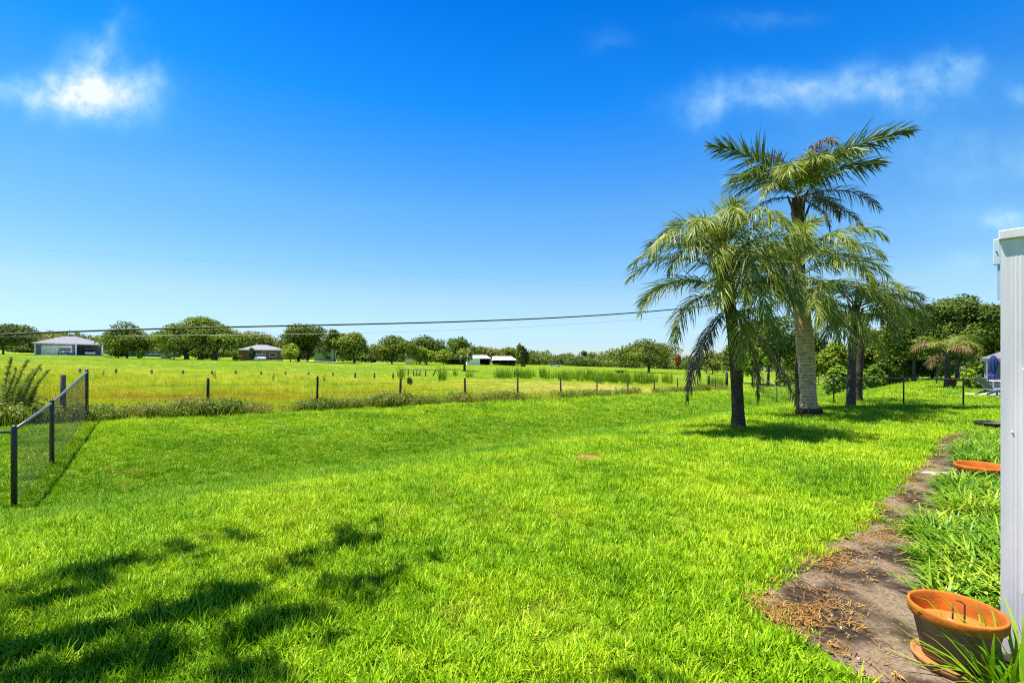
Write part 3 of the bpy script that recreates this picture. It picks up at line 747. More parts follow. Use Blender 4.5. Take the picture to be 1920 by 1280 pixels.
palm('royal_palm', 'palm with stout pale ringed trunk and brown root collar, middle of the group', 9.93, 15.7, P2top,
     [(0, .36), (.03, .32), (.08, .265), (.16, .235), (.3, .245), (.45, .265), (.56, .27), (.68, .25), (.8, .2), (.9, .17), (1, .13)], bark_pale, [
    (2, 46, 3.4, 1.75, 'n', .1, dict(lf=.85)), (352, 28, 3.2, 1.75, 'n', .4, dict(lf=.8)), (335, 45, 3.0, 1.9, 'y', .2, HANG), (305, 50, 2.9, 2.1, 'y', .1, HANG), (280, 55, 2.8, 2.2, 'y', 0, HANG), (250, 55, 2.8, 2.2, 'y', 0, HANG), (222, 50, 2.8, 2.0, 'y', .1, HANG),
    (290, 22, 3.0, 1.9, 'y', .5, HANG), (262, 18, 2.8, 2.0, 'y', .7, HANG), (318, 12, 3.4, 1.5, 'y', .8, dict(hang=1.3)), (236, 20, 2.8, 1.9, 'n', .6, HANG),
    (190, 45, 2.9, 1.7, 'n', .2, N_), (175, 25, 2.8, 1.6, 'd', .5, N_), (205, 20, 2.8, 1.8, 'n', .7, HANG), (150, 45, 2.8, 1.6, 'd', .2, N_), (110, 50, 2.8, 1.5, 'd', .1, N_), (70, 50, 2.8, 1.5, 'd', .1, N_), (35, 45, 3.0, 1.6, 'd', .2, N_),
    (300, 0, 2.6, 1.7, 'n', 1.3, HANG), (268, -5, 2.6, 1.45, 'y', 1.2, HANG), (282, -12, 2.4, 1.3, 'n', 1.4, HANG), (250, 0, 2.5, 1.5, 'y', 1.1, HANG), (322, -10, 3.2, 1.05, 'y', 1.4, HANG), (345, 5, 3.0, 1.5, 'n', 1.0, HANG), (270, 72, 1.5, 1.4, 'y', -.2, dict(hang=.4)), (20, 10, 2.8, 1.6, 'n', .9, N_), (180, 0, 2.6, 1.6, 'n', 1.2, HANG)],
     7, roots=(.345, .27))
P3top = at(1497, 18.0, 368)
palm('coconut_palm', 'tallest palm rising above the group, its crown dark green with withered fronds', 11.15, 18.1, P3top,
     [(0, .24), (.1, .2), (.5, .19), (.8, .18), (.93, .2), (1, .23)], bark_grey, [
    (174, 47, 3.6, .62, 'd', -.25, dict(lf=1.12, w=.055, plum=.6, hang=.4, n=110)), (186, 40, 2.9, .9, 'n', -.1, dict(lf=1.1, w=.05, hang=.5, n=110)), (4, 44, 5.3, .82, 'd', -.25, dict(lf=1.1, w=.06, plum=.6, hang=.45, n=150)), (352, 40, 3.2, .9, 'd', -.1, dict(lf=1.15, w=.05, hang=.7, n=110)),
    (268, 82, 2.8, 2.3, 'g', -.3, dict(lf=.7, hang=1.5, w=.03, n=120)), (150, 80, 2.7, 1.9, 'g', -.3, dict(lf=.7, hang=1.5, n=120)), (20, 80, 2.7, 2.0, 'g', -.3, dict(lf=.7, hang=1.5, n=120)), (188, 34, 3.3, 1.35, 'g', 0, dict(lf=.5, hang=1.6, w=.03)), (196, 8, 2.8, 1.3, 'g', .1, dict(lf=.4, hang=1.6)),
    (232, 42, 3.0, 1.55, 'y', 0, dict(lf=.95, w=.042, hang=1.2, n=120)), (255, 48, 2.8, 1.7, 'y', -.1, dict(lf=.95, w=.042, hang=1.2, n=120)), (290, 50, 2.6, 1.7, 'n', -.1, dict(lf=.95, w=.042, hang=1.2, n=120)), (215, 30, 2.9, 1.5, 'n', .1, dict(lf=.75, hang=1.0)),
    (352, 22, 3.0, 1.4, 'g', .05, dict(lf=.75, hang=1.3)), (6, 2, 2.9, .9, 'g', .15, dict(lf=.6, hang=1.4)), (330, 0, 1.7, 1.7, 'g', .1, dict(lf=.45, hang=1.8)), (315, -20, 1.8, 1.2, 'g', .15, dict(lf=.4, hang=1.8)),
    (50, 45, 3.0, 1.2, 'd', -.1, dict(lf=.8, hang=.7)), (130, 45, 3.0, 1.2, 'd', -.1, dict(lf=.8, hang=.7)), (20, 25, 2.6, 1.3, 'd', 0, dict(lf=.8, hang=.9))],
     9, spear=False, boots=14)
P4top = at(1604, 18.4, 568)
palm('queen_palm', 'thin slate trunked palm on the right of the group, arching fronds low', 13.28, 18.4, P4top,
     [(0, .20), (.05, .165), (.2, .15), (.7, .13), (1, .11)], bark_blue, [
    (358, 50, 2.9, 1.35, 'd', .0, dict(lf=.65)), (350, 30, 3.0, 1.45, 'n', .2, dict(lf=.7)), (340, 15, 2.8, 1.5, 'n', .4, HANG), (325, 25, 2.6, 1.7, 'y', .3, HANG), (300, 40, 2.5, 1.9, 'n', .1, HANG), (275, 50, 2.4, 2.0, 'y', 0, HANG), (250, 45, 2.5, 1.9, 'n', .1, HANG),
    (190, 45, 2.7, 1.5, 'd', .1, N_), (175, 25, 2.6, 1.5, 'd', .3, N_), (130, 50, 2.6, 1.4, 'd', 0, N_), (80, 55, 2.5, 1.4, 'd', 0, N_), (40, 50, 2.7, 1.4, 'd', 0, N_), (15, 30, 2.8, 1.5, 'n', .2, N_), (290, 8, 2.2, 1.7, 'n', .5, HANG), (200, 5, 2.3, 1.6, 'n', .5, HANG)],
     13, boots=10)
P5top = at(1618, 20.6, 600)
palm('queen_palm', 'stubby brown trunked palm half hidden behind the thin slate trunked one', 15.15, 20.6, P5top,
     [(0, .22), (.1, .19), (1, .14)], bark_grey, [
    (a, 30 + 20 * ((i * 37) % 3) / 2, 2.3, 1.7, 'dn'[i % 2], .1 * (i % 3), HANG) for i, a in enumerate(range(0, 360, 52))], 17, boots=8)
# small palm beyond the cross fence
Y6 = 30.5; b6 = at(1777, Y6); t6 = at(1776, Y6, 660)
palm('bottle_palm', 'small grey trunked palm with straw coloured drooping fronds beyond the cross fence', b6[0], b6[1], t6,
     [(0, .30), (.06, .22), (.3, .17), (.85, .15), (1, .12)], bark_blue, [
    (200, 50, 2.1, 1.9, 'y', -.1, dict(lf=.7, hang=1.0)), (350, 55, 2.1, 1.8, 'n', -.1, dict(lf=.7, hang=1.0)), (300, 55, 1.9, 2.0, 'y', -.1, dict(lf=.7, hang=1.0)), (175, 45, 2.2, 1.9, 'b', .0, dict(lf=.7, hang=1.2)), (160, 60, 2.2, 1.6, 'y', -.1, dict(lf=.7)), (5, 45, 2.2, 2.0, 'b', 0, dict(lf=.7, hang=1.2)), (20, 60, 2.0, 1.6, 'y', -.1, dict(lf=.7)), (350, 30, 1.9, 1.8, 'n', .1, HANG), (190, 20, 1.9, 1.8, 'b', .2, HANG),
    (270, 50, 1.6, 2.1, 'b', 0, HANG), (90, 60, 2, 1.6, 'n', 0, N_), (40, 55, 2, 1.7, 'n', 0, N_), (140, 55, 2, 1.7, 'n', 0, N_), (185, -60, 1.7, .5, 'b', .3, dict(lf=.3, hang=2)), (330, -35, 1.7, -.5, 'b', .5, dict(lf=.1, n=14))], 23, group='palms beyond the fences', spear=False)
Y7 = 72; b7 = at(871, Y7); t7 = at(872, Y7, 664)
palm('cabbage_palm', 'lone cabbage palm with round yellow green head standing in the pasture by the barns', b7[0], b7[1], t7,
     [(0, .24), (.2, .19), (1, .18)], bark_grey, [(az, el, 1.35, 1.2, 'y' if el > 10 else 'n', 0, dict(lf=.55, n=20, w=.1, bare=.35)) for i in range(26) for az, el in [((i * 137.5) % 360, 75 - i * 4.2)]], 29, group='palms beyond the fences', spear=False)

# ================================================================== BROADLEAF TREES
BARK = mat('tree_bark', (.13, .105, .08), .9, col2=(.045, .036, .028), scale=4, bump=.8, bscale=12, stretch=(1, 1, .3))
LEAF = {
    'oak': mat('oak_leaves', (.235, .30, .028), .7, col2=(.035, .065, .012), attr=True, spec=.12, transl=.28, scale=.5),
    'dark': mat('dark_leaves', (.16, .23, .026), .7, col2=(.024, .05, .011), attr=True, spec=.12, transl=.25, scale=.5),
    'ficus': mat('ficus_leaves', (.25, .325, .03), .7, col2=(.045, .09, .012), attr=True, spec=.12, transl=.28, scale=.4),
    'light': mat('light_leaves', (.36, .42, .04), .7, col2=(.13, .21, .02), attr=True, spec=.12, transl=.35, scale=.8),
    'shrub': mat('shrub_leaves', (.28, .40, .03), .7, col2=(.06, .15, .012), attr=True, spec=.12, transl=.35, scale=.8),
    'olive': mat('olive_leaves', (.27, .285, .045), .7, col2=(.07, .09, .02), attr=True, spec=.12, transl=.25, scale=.5),
    'conif': mat('conifer_leaves', (.10, .155, .06), .7, col2=(.04, .07, .03), attr=True, spec=.12, transl=.12, scale=.5),
    'red': mat('red_blossom', (.55, .13, .03), .7, col2=(.20, .11, .03), attr=True, spec=.12, transl=.3, scale=.8),
    'wood': mat('woodland_leaves', (.19, .245, .035), .7, col2=(.035, .065, .014), attr=True, spec=.12, transl=.22, scale=.06),
}
def dome(r, w, h, z0, n, k=(.22, .34), d=None):
    d = d or w
    cl = []
    nl = 4 if n >= 16 else 3
    lob = [((i - (nl - 1) / 2) / nl * w * .62 + r.normal(0, .03) * w, r.normal(0, .10) * d, r.uniform(.68, 1.0)) for i in range(nl)]
    lob[int(r.integers(0, nl))] = (lob[1][0] * .6, 0, 1.0)
    for i in range(n):
        u = nrm(r.normal(0, 1, 3)); u[2] = abs(u[2]) * 1.1 - .25 if r.uniform() < .8 else u[2]
        q = r.uniform(.5, .92)
        L_ = lob[i % nl]
        if n >= 36: c = (u[0] * w / 2 * q, u[1] * d / 2 * q, z0 + (h - z0) * (.40 + .44 * u[2] * q / .8))
        else: c = (L_[0] + u[0] * w * .25 * q, L_[1] + u[1] * d * .36 * q, z0 + (h - z0) * L_[2] * (.42 + .46 * u[2] * q / .8))
        s = r.uniform(*k) * (1.15 - .5 * max(0, q - .6))
        cl.append((*c, s * w / 2, s * d / 2, s * (h - z0) / 2 * 1.1))
    cl.append((0, 0, z0 + (h - z0) * .48, w * .36, d * .36, (h - z0) * .40))
    return cl
def tree(name, label, px, Y, top, wpx, kind='oak', seed=1, clear=.16, trunk=.022, n=None, nclump=22, k=(.28, .46), leafpx=3.4, cat='tree', group='trees round the pasture', stems=1, dep=1.0, limbs=5):
    r = np.random.default_rng(seed + 1000)
    wpx *= 1.1; p = at(px, Y); base = HY + (CAM - p[2]) * F / Y
    h = (base - top) / F * Y; w = wpx / F * Y * math.cos(math.atan2(abs(p[0]), Y))
    root = empty(name, p, r.uniform(0, .3), label, cat, group)
    z0 = h * clear
    cl = dome(r, w, h, z0, nclump, k, w * dep)
    size = leafpx / F * Y
    n = int(n * 1.5) if n else int(max(1500, min(20000, (wpx * (base - top)) / leafpx ** 2 * 14)))
    V, Fq, v = leaf_cloud(cl, n, size, r)
    V[:, 2] = np.maximum(V[:, 2], .05)
    link('crown', np_mesh('crown', V, Fq, v), LEAF[kind], root)
    mb = MB(); tr = max(.05, w * trunk)
    for s in range(stems):
        ox = (s - (stems - 1) / 2) * w * .16; bend = r.uniform(-.06, .06) * w
        tp = (ox * 1.5 + bend, r.uniform(-.05, .05) * w, z0 + (h - z0) * .45)
        mid = (ox + bend * .3, 0, z0 * .7)
        mb.tube([(ox, 0, -.15), (ox, 0, .12), mid, tp], [tr * 1.5, tr * 1.1, tr * .85, tr * .45], 9)
        for _ in range(limbs):
            c = cl[r.integers(0, len(cl) - 1)]
            b = Vector(mid).lerp(Vector(tp), r.uniform(.1, .8)); e = Vector(c[:3]); m_ = b.lerp(e, .5) + Vector((0, 0, .06 * h))
            mb.tube([b, m_, e], [tr * .5, tr * .32, tr * .12], 6)
    mb.build('trunk', BARK, root, smooth=True)
    return root

tree('oak_tree', 'dark oak cut off by the left edge, left of the grey roofed house', 6, 92, 602, 110, 'dark', 1, .2)
tree('hedge_tree', 'olive coloured low tree hump seen behind the left slope of the grey hip roof', 96, 128, 620, 100, 'olive', 2, .05)
tree('hedge_tree', 'olive shrubby tree between the leftmost oak and the garage house', 62, 112, 632, 46, 'olive', 3, .05)
tree('oak_tree', 'grey green oak with one bare trunk just right of the garage house', 238, 92, 606, 112, 'oak', 4, .2)
tree('small_tree', 'bright yellow green bush at the foot of the grey green oak', 263, 90, 653, 22, 'light', 5, .04, cat='bush', nclump=9)
tree('small_tree', 'low green bush beside the carport under the grey green oak', 222, 93, 655, 34, 'shrub', 6, .03, cat='bush', nclump=9)
tree('ficus_tree', 'huge spreading dome shaped ficus, widest tree on the far side', 376, 95, 591, 176, 'ficus', 7, .10, trunk=.03, nclump=40, k=(.2, .34), stems=3)
tree('oak_tree', 'rounded tree rising behind the brick house between two bigger trees', 484, 145, 615, 96, 'olive', 8, .1)
tree('oak_tree', 'tall oak with two dark trunks between brick house and green house', 568, 116, 601, 104, 'oak', 9, .2, stems=2)
tree('small_tree', 'small lime green tree in front of the two trunked oak', 545, 106, 643, 44, 'light', 10, .12, nclump=10)
tree('small_tree', 'dark shrub standing against the front of the brick house', 472, 108, 649, 18, 'conif', 11, .03, cat='shrub', nclump=8)
tree('small_tree', 'yellowish bush at the left corner of the brick house', 443, 104, 665, 16, 'light', 12, .02, cat='bush', nclump=6)
tree('slender_tree', 'slender open tree in front of the pale green house', 627, 114, 613, 40, 'olive', 13, .25, nclump=12)
tree('round_tree', 'round leafy mid green tree right of the pale green house', 664, 115, 619, 68, 'ficus', 14, .2, nclump=18)
tree('oak_tree', 'broad oak with leaning dark trunk in front of the grey roofs', 735, 122, 625, 84, 'oak', 15, .16)
tree('oak_tree', 'dark flat topped oak between the broad oak and the yellow shed', 800, 130, 626, 76, 'dark', 16, .12)
tree('small_tree', 'yellow green tree in front of the dark flat topped oak', 788, 122, 646, 42, 'light', 17, .15, nclump=10)
tree('small_tree', 'pale green low tree left of the black carport', 832, 125, 652, 42, 'light', 18, .12, nclump=10)
tree('oak_tree', 'oak crown rising behind the lone cabbage palm', 868, 165, 631, 62, 'dark', 19, .08)
tree('oak_tree', 'low olive tree behind the ridge of the white walled barn', 915, 185, 646, 70, 'olive', 20, .05)
tree('oak_tree', 'low dark tree behind the long white barn roof', 953, 195, 649, 66, 'oak', 21, .05)
tree('hedge', 'dark green hedge line under the leftmost oak', 40, 108, 650, 90, 'dark', 71, .02, cat='hedge', dep=.3)
tree('hedge', 'green hedge line behind the trunk of the grey green oak', 250, 118, 646, 120, 'oak', 72, .02, cat='hedge', dep=.3)
tree('hedge', 'dark shrub row in the shade behind the dome shaped ficus', 400, 112, 650, 130, 'ficus', 73, .02, cat='hedge', dep=.3)
tree('hedge', 'shrub row below the round leafy tree and the broad oak', 700, 135, 656, 150, 'dark', 74, .02, cat='hedge', dep=.3)
tree('hedge', 'olive shrub row behind the black carport', 838, 160, 662, 90, 'olive', 75, .02, cat='hedge', dep=.3)
tree('pine_tree', 'taller narrow grey green conifer right of the long white barn roof', 973, 150, 643, 17, 'olive', 41, .02, cat='pine tree', nclump=14, k=(.3, .5))
tree('pine_tree', 'shorter narrow grey green conifer at the right of its taller twin', 985, 153, 648, 15, 'conif', 42, .02, cat='pine tree', nclump=14, k=(.3, .5))
tree('umbrella_pine', 'tiny umbrella shaped pine poking above the far treeline', 1095, 240, 656, 13, 'conif', 43, .6, nclump=7, n=200)
tree('field_tree', 'lone spreading tree in the pasture left of the palm group', 1216, 112, 634, 118, 'oak', 44, .16, nclump=26)
tree('flame_tree', 'small tree in orange red blossom right of the lone pasture tree', 1272, 150, 662, 13, 'red', 45, .3, nclump=11, k=(.2, .35), n=500)
tree('field_tree', 'low olive tree behind the dead hanging fronds', 1335, 120, 652, 60, 'olive', 46, .06)
# behind the palms
G2 = 'trees behind the palms'
tree('broad_tree', 'large shadowy tree with three dark trunks behind the palm group', 1440, 60, 588, 120, 'dark', 47, .22, stems=3, group=G2, leafpx=4.5, n=8000)
tree('broad_tree', 'dark tall tree directly behind the stout pale palm trunk', 1512, 68, 600, 110, 'dark', 67, .05, group=G2, leafpx=4.5)
tree('broad_tree', 'mid green tree left of the three trunked shadowy tree', 1392, 66, 622, 70, 'oak', 68, .06, group=G2, leafpx=4.5)
tree('broad_tree', 'bright lime tree showing between the two left palm trunks', 1410, 54, 640, 60, 'shrub', 48, .2, group=G2, leafpx=5)
tree('broad_tree', 'yellow green tree filling the gap right of the stout palm trunk', 1566, 62, 634, 84, 'light', 49, .1, group=G2, leafpx=4.5)
tree('broad_tree', 'olive tree behind the thin slate palm trunk', 1640, 60, 600, 100, 'oak', 50, .12, group=G2, leafpx=4.5, n=7000)
tree('shrub', 'glossy bright green shrub at the left of the thin slate palm', 1572, 44, 678, 60, 'shrub', 51, .05, group=G2, cat='shrub', leafpx=6, nclump=14)
tree('shrub', 'glossy bright green shrub right of the thin slate palm', 1640, 40, 684, 52, 'shrub', 52, .05, group=G2, cat='shrub', leafpx=6, nclump=14)
tree('shrub', 'dark green shrub under the three trunked tree', 1478, 54, 690, 50, 'ficus', 53, .05, group=G2, cat='shrub', leafpx=5, nclump=12)
tree('oak_tree', 'big live oak at the right, left one of the tall trio', 1715, 44, 566, 150, 'oak', 54, .24, group=G2, leafpx=4.2, n=11000, nclump=34, limbs=9)
tree('oak_tree', 'biggest live oak at the right, standing behind the straw fronded palm', 1795, 40, 545, 190, 'dark', 55, .24, group=G2, leafpx=4.2, n=15000, nclump=44, k=(.2, .34), limbs=12)
tree('oak_tree', 'live oak at the far right partly hidden by the white post', 1882, 42, 552, 150, 'oak', 56, .2, group=G2, leafpx=4.2, n=11000, nclump=32, limbs=9)
tree('oak_tree', 'low branched oak filling the gap left of the straw fronded palm', 1692, 56, 606, 120, 'oak', 64, .02, group=G2, leafpx=4.5)
tree('oak_tree', 'low branched oak seen right behind the straw fronded palm trunk', 1772, 57, 612, 130, 'dark', 65, .02, group=G2, leafpx=4.5)
tree('oak_tree', 'low branched oak behind the roof of the grey gazebo', 1858, 56, 612, 120, 'oak', 66, .02, group=G2, leafpx=4.5)
tree('hedge', 'dark low hedge in the shade under the live oaks', 1745, 47, 662, 170, 'dark', 57, .02, group=G2, cat='hedge', leafpx=5, dep=.3)
tree('hedge', 'dark undergrowth behind the blue umbrella', 1860, 48, 660, 110, 'dark', 58, .02, group=G2, cat='hedge', leafpx=5, dep=.3)
tree('hedge', 'dark undergrowth below the olive tree, right of the palms', 1655, 52, 676, 100, 'dark', 59, .02, group=G2, cat='hedge', leafpx=5, dep=.3)
tree('banana_shrub', 'bright broad leaved shrub beside the grey gazebo', 1826, 29, 683, 46, 'shrub', 60, .02, group=G2, cat='shrub', leafpx=9, nclump=12)
tree('shrub', 'small reddish brown bush at the foot of the straw fronded palm', 1786, 30.2, 706, 15, 'red', 61, .02, group=G2, cat='bush', leafpx=4, nclump=6, n=300)

# far woods: one mass
def woods():
    r = np.random.default_rng(77); cl = []
    for i in range(330):
        px = r.uniform(-160, 2080); Y = r.uniform(255, 300) if px > 850 else r.uniform(170, 215)
        if px < 560: Y = r.uniform(150, 190)
        X, Y, z = at(px, Y); h = r.uniform(5.5, 9.5) * (1.0 if px > 850 else .8); s = r.uniform(3.5, 7)
        cl.append((X, Y, z + h * .45, s, s, h * .55))
    for i in range(120):
        px = r.uniform(985, 1420); Y = r.uniform(225, 262); X, Y, z = at(px, Y); h = r.uniform(3, 6.0); s = r.uniform(3, 5); cl.append((X, Y, z + h * .4, s, s, h * .6))
    V, Fq, v = leaf_cloud(cl, 150000, .85, r)
    o = link('distant_woods', np_mesh('distant_woods', V, Fq, v), LEAF['wood'])
    tag(o, 'low band of far woodland along the horizon', 'woods', kind='stuff')
woods()

# the tree overhead, out of view on the left, that shades the near lawn
def shade_tree():
    r = np.random.default_rng(5); H = 8.0
    root = empty('shade_tree', (-9.2, 1.2, G(-9.2, 1.2)), 0, 'leafy tree outside the left edge throwing the dappled shadow over the near lawn', 'tree')
    off = SUN / SUN.z
    spots = []
    def finger(pts, rad, hh):
        for (a, b) in zip(pts[:-1], pts[1:]):
            for q in np.linspace(0, 1, 6)[:-1]:
                spots.append((a[0] * (1 - q) + b[0] * q, a[1] * (1 - q) + b[1] * q, rad * r.uniform(.75, 1.45), hh))
    f = flat
    finger([f(330, 1160), f(440, 1110), f(560, 1055), f(650, 1010), f(720, 990)], .17, 8.6)
    finger([f(480, 1190), f(580, 1140), f(690, 1090), f(800, 1062)], .18, 8.2)
    finger([f(130, 1080), f(230, 1060), f(330, 1030), f(420, 1005)], .16, 9.0)
    finger([f(380, 1060), f(470, 1000), f(560, 982)], .10, 9.0)
    finger([f(0, 1240), f(150, 1190), f(330, 1150), f(480, 1110)], .24, 8.4)
    finger([f(-200, 1200), f(60, 1130), f(200, 1090)], .22, 8.8)
    finger([f(40, 1270), f(200, 1250), f(330, 1215)], .2, 8.0)
    finger([f(400, 1290), f(520, 1230), f(600, 1190)], .15, 8.0)
    finger([f(1150, 1290), f(1240, 1262), f(1330, 1275)], .08, 8.6)
    cl = []
    for (x, y, q, hh) in spots:
        c = Vector((x, y, 0)) + off * hh; c.x += r.normal(0, .12); c.y += r.normal(0, .12)
        cl.append((c.x - root.location.x, c.y - root.location.y, c.z - root.location.z, q, q, q * .7))
    for i in range(30):
        a = r.uniform(-7.5, -5.0), r.uniform(-3, 3.2), r.uniform(7.5, 9.5); q = r.uniform(.3, .6)
        cl.append((a[0] - root.location.x, a[1] - root.location.y, a[2] - root.location.z, q, q, q * .7))
    V, Fq, v = leaf_cloud(cl, 4600, .125, r, inner=.05)
    link('crown', np_mesh('crown', V, Fq, v), LEAF['oak'], root)
    mb = MB(); mb.tube([(0, 0, -.1), (.1, 0, 2.5), (.6, .1, 5.5), (1.4, .2, 7.2)], [.3, .22, .17, .1], 10)
    for c in cl[::4]:
        mb.tube([(.7, .12, 5.8), ((c[0] + .7) / 2, c[1] / 2, (c[2] + 5.8) / 2 + .5), c[:3]], [.06, .035, .01], 5)
    mb.build('trunk', BARK, root, smooth=True)
shade_tree()

# ================================================================== FENCES
wood_m = mat('fence_wood', (.085, .075, .065), .9, col2=(.02, .017, .015), scale=8, bump=.6, stretch=(1, 1, .2))
wood_g = mat('weathered_wood', (.16, .14, .12), .9, col2=(.05, .042, .035), scale=8, bump=.6, stretch=(1, 1, .2))
wire_m = mat('fence_wire', (.035, .033, .03), .7, metal=0, var=.3)
black_m = mat('black_vinyl', (.016, .020, .022), .38, var=.35, scale=30, spec=.5)
steel_m = mat('galvanised_pipe', (.10, .11, .12), .4, var=.3, scale=20, metal=.3)
mesh_m = mat('chain_link_wire', (.030, .034, .030), .5, var=.3)

def fpos(k, n=17.8):
    X, Y = -9.85 + k * 3.5 * UT[0], 15.2 + k * 3.5 * UT[1]
    return X, Y
fence = empty('wire_fence', (*fpos(0), G(*fpos(0))), 0, 'rustic pasture fence of dark wooden posts and thin wire along the far ditch bank', 'fence')
tops = []
for k in range(-3, 12):
    x, y = fpos(k); z = G(x, y); hgt = 1.28 + random.uniform(-.08, .05) - .018 * max(k, 0); ln = random.uniform(-.03, .03)
    r0 = .046 + random.uniform(-.006, .008)
    if k == -1: x += .15; hgt = 1.32; r0 = .062
    mb = MB(); mb.tube([(x, y, z - .2), (x + ln * .4, y, z + hgt * .5), (x + ln, y, z + hgt - .02), (x + ln, y, z + hgt)], [r0, r0 * random.uniform(.93, 1.05), r0 * .95, r0 * .7], 9)
    mb.build('post', wood_g if k == -1 else wood_m, fence, smooth=True, local=False); tops.append((x, y, z, hgt))
for hh in (.35, .68, 1.0):
    mb = MB(); pts = []
    for i in range(len(tops) - 1):
        a, b = tops[i], tops[i + 1]
        for q in (0, .5):
            pts.append((a[0] * (1 - q) + b[0] * q, a[1] * (1 - q) + b[1] * q, a[2] * (1 - q) + b[2] * q + hh - (.03 if q else 0)))
    mb.tube(pts, .0045, 4); mb.build('wire', wire_m, fence, local=False)
# corner posts
for px, hgt, r0, lab in ((1361, 1.65, .13, 'thick dark corner post where wire fence meets chain link fence'), (1327, 1.35, .10, 'weathered stub post just left of the thick corner post')):
    k = (px - 390) / (298 - .158 * px); x, y = fpos(k); z = G(x, y)
    mb = MB(); mb.tube([(0, 0, -.2), (0, 0, hgt - .03), (0, 0, hgt)], [r0, r0 * .95, r0 * .75], 10); o = mb.build('fence_post', wood_m, None, smooth=True); o.location = (x, y, z); tag(o, lab, 'fence post')

def chain_link(name, label, line, H, pitch, wr, post_r, rail_r, posts, cat='fence', pm=None, rm=None, postH=None, dz=None):
    """line: list of (x, y); H fence height; posts: distances along it"""
    P = [Vector((x, y, 0)) for x, y in line]; cum = [0.0]
    for a, b in zip(P[:-1], P[1:]): cum.append(cum[-1] + (b - a).length)
    def pt(s):
        s = min(max(s, 0), cum[-1])
        for i in range(len(P) - 1):
            if s <= cum[i + 1] + 1e-9:
                q = P[i].lerp(P[i + 1], (s - cum[i]) / max(cum[i + 1] - cum[i], 1e-9)); break
        return q.x, q.y, G(q.x, q.y) + (dz(s) if dz else 0)
    Hf = H if callable(H) else (lambda s: H)
    root = empty(name, pt(0), 0, label, cat)
    for s in posts:
        x, y, z = pt(s); h = Hf(s) + .04
        mb = MB(); mb.tube([(x, y, z - .2), (x, y, z + h), (x, y, z + h + .035)], [post_r, post_r, post_r * .55], 10); mb.build('post', pm or black_m, root, smooth=True, local=False)
    mb = MB(); mb.tube([(lambda q: (q[0], q[1], q[2] + Hf(s)))(pt(s)) for s in np.linspace(0, cum[-1], max(8, int(cum[-1] / .8)))], rail_r, 8); mb.build('top_rail', rm or steel_m, root, smooth=True, local=False)
    mb = MB(); Lt = cum[-1]; seg = 4
    m = int(Lt / pitch)
    for i in range(-int(1.6 / pitch), m):
        for sg in (1, -1):
            s0 = i * pitch if sg > 0 else Lt - i * pitch
            pts = []
            for j in range(seg + 1):
                f = j / seg; h = Hf(min(max(s0, 0), Lt)); s = s0 + sg * f * h
                if -1e-6 <= s <= Lt + 1e-6:
                    x, y, z = pt(s); pts.append((x, y, z + .03 + f * (Hf(s) - .04)))
            if len(pts) > 1: mb.tube(pts, wr, 3, cap=False)
    o = mb.build('chain_mesh', mesh_m, root, local=False); o['kind'] = 'stuff'
    return root
A0 = (-7.85, 7.4); A1 = (-9.02, 9.2); A2 = (-11.55, 12.75)
L1 = math.hypot(A1[0] - A0[0], A1[1] - A0[1]); L2 = L1 + math.hypot(A2[0] - A1[0], A2[1] - A1[1])
# straight sloping rail: height chosen so that the rail is level-graded between the end posts
zr0, zr2 = CAM - (806 - HY) / F * A0[1], CAM - (697 - HY) / F * A2[1]
def railH(s):
    q = s / L2
    if s <= L1: x, y = A0[0] + (A1[0] - A0[0]) * s / L1, A0[1] + (A1[1] - A0[1]) * s / L1
    else:
        u = (s - L1) / (L2 - L1); x, y = A1[0] + (A2[0] - A1[0]) * u, A1[1] + (A2[1] - A1[1]) * u
    return zr0 + (zr2 - zr0) * q - G(x, y)
chain_link('chain_link_fence', 'black chain link fence sloping down into the ditch on the left', [A0, A1, A2], railH, .062, .0017, .038, .026, [0, L1, L2])
chain_link('chain_link_fence', 'short black chain link run leaving the left edge at the near corner post', [(A0[0] - .05, A0[1] - .01), (-11.3, 6.6)], lambda s: zr0 - .03 - G(A0[0] - s * .973, A0[1] - .02 - s * .23), .062, .0017, .03, .024, [3.4])
# cross fence over the lawn beyond the palms
C0 = (19.3, 17.6); C1 = (17.35, 18.05); C2 = (13.4, 19.55); C3 = (23.6, 46.0)
# first stretch right to left, then away to the far bank
chain_link('chain_link_fence', 'low thin chain link fence crossing the lawn behind the palms to the patio', [(22.5, 16.9), C1, (15.6, 18.7), C2], 1.08, .14, .0022, .028, .02, [0, 5.27, 7.14, 9.5], rm=steel_m)
chain_link('chain_link_fence', 'thin chain link fence dipping through the ditch behind the stout palm', [(C2[0], C2[1] + .08), C3], lambda s: 1.08 + .016 * s, .18, .0022, .028, .022, [7, 14, 21, 28.2], rm=steel_m)
kk = lambda px: (px - 390) / (298 - .158 * px)
E0 = fpos(kk(1412)); E1 = fpos(kk(1600))
LE = math.hypot(E1[0] - E0[0], E1[1] - E0[1])
chain_link('chain_link_fence', 'far black chain link fence with close set posts under the shady trees', [E0, E1], 1.55, .4, .003, .045, .025, [i * 4.0 for i in range(int(LE / 4) + 1)])
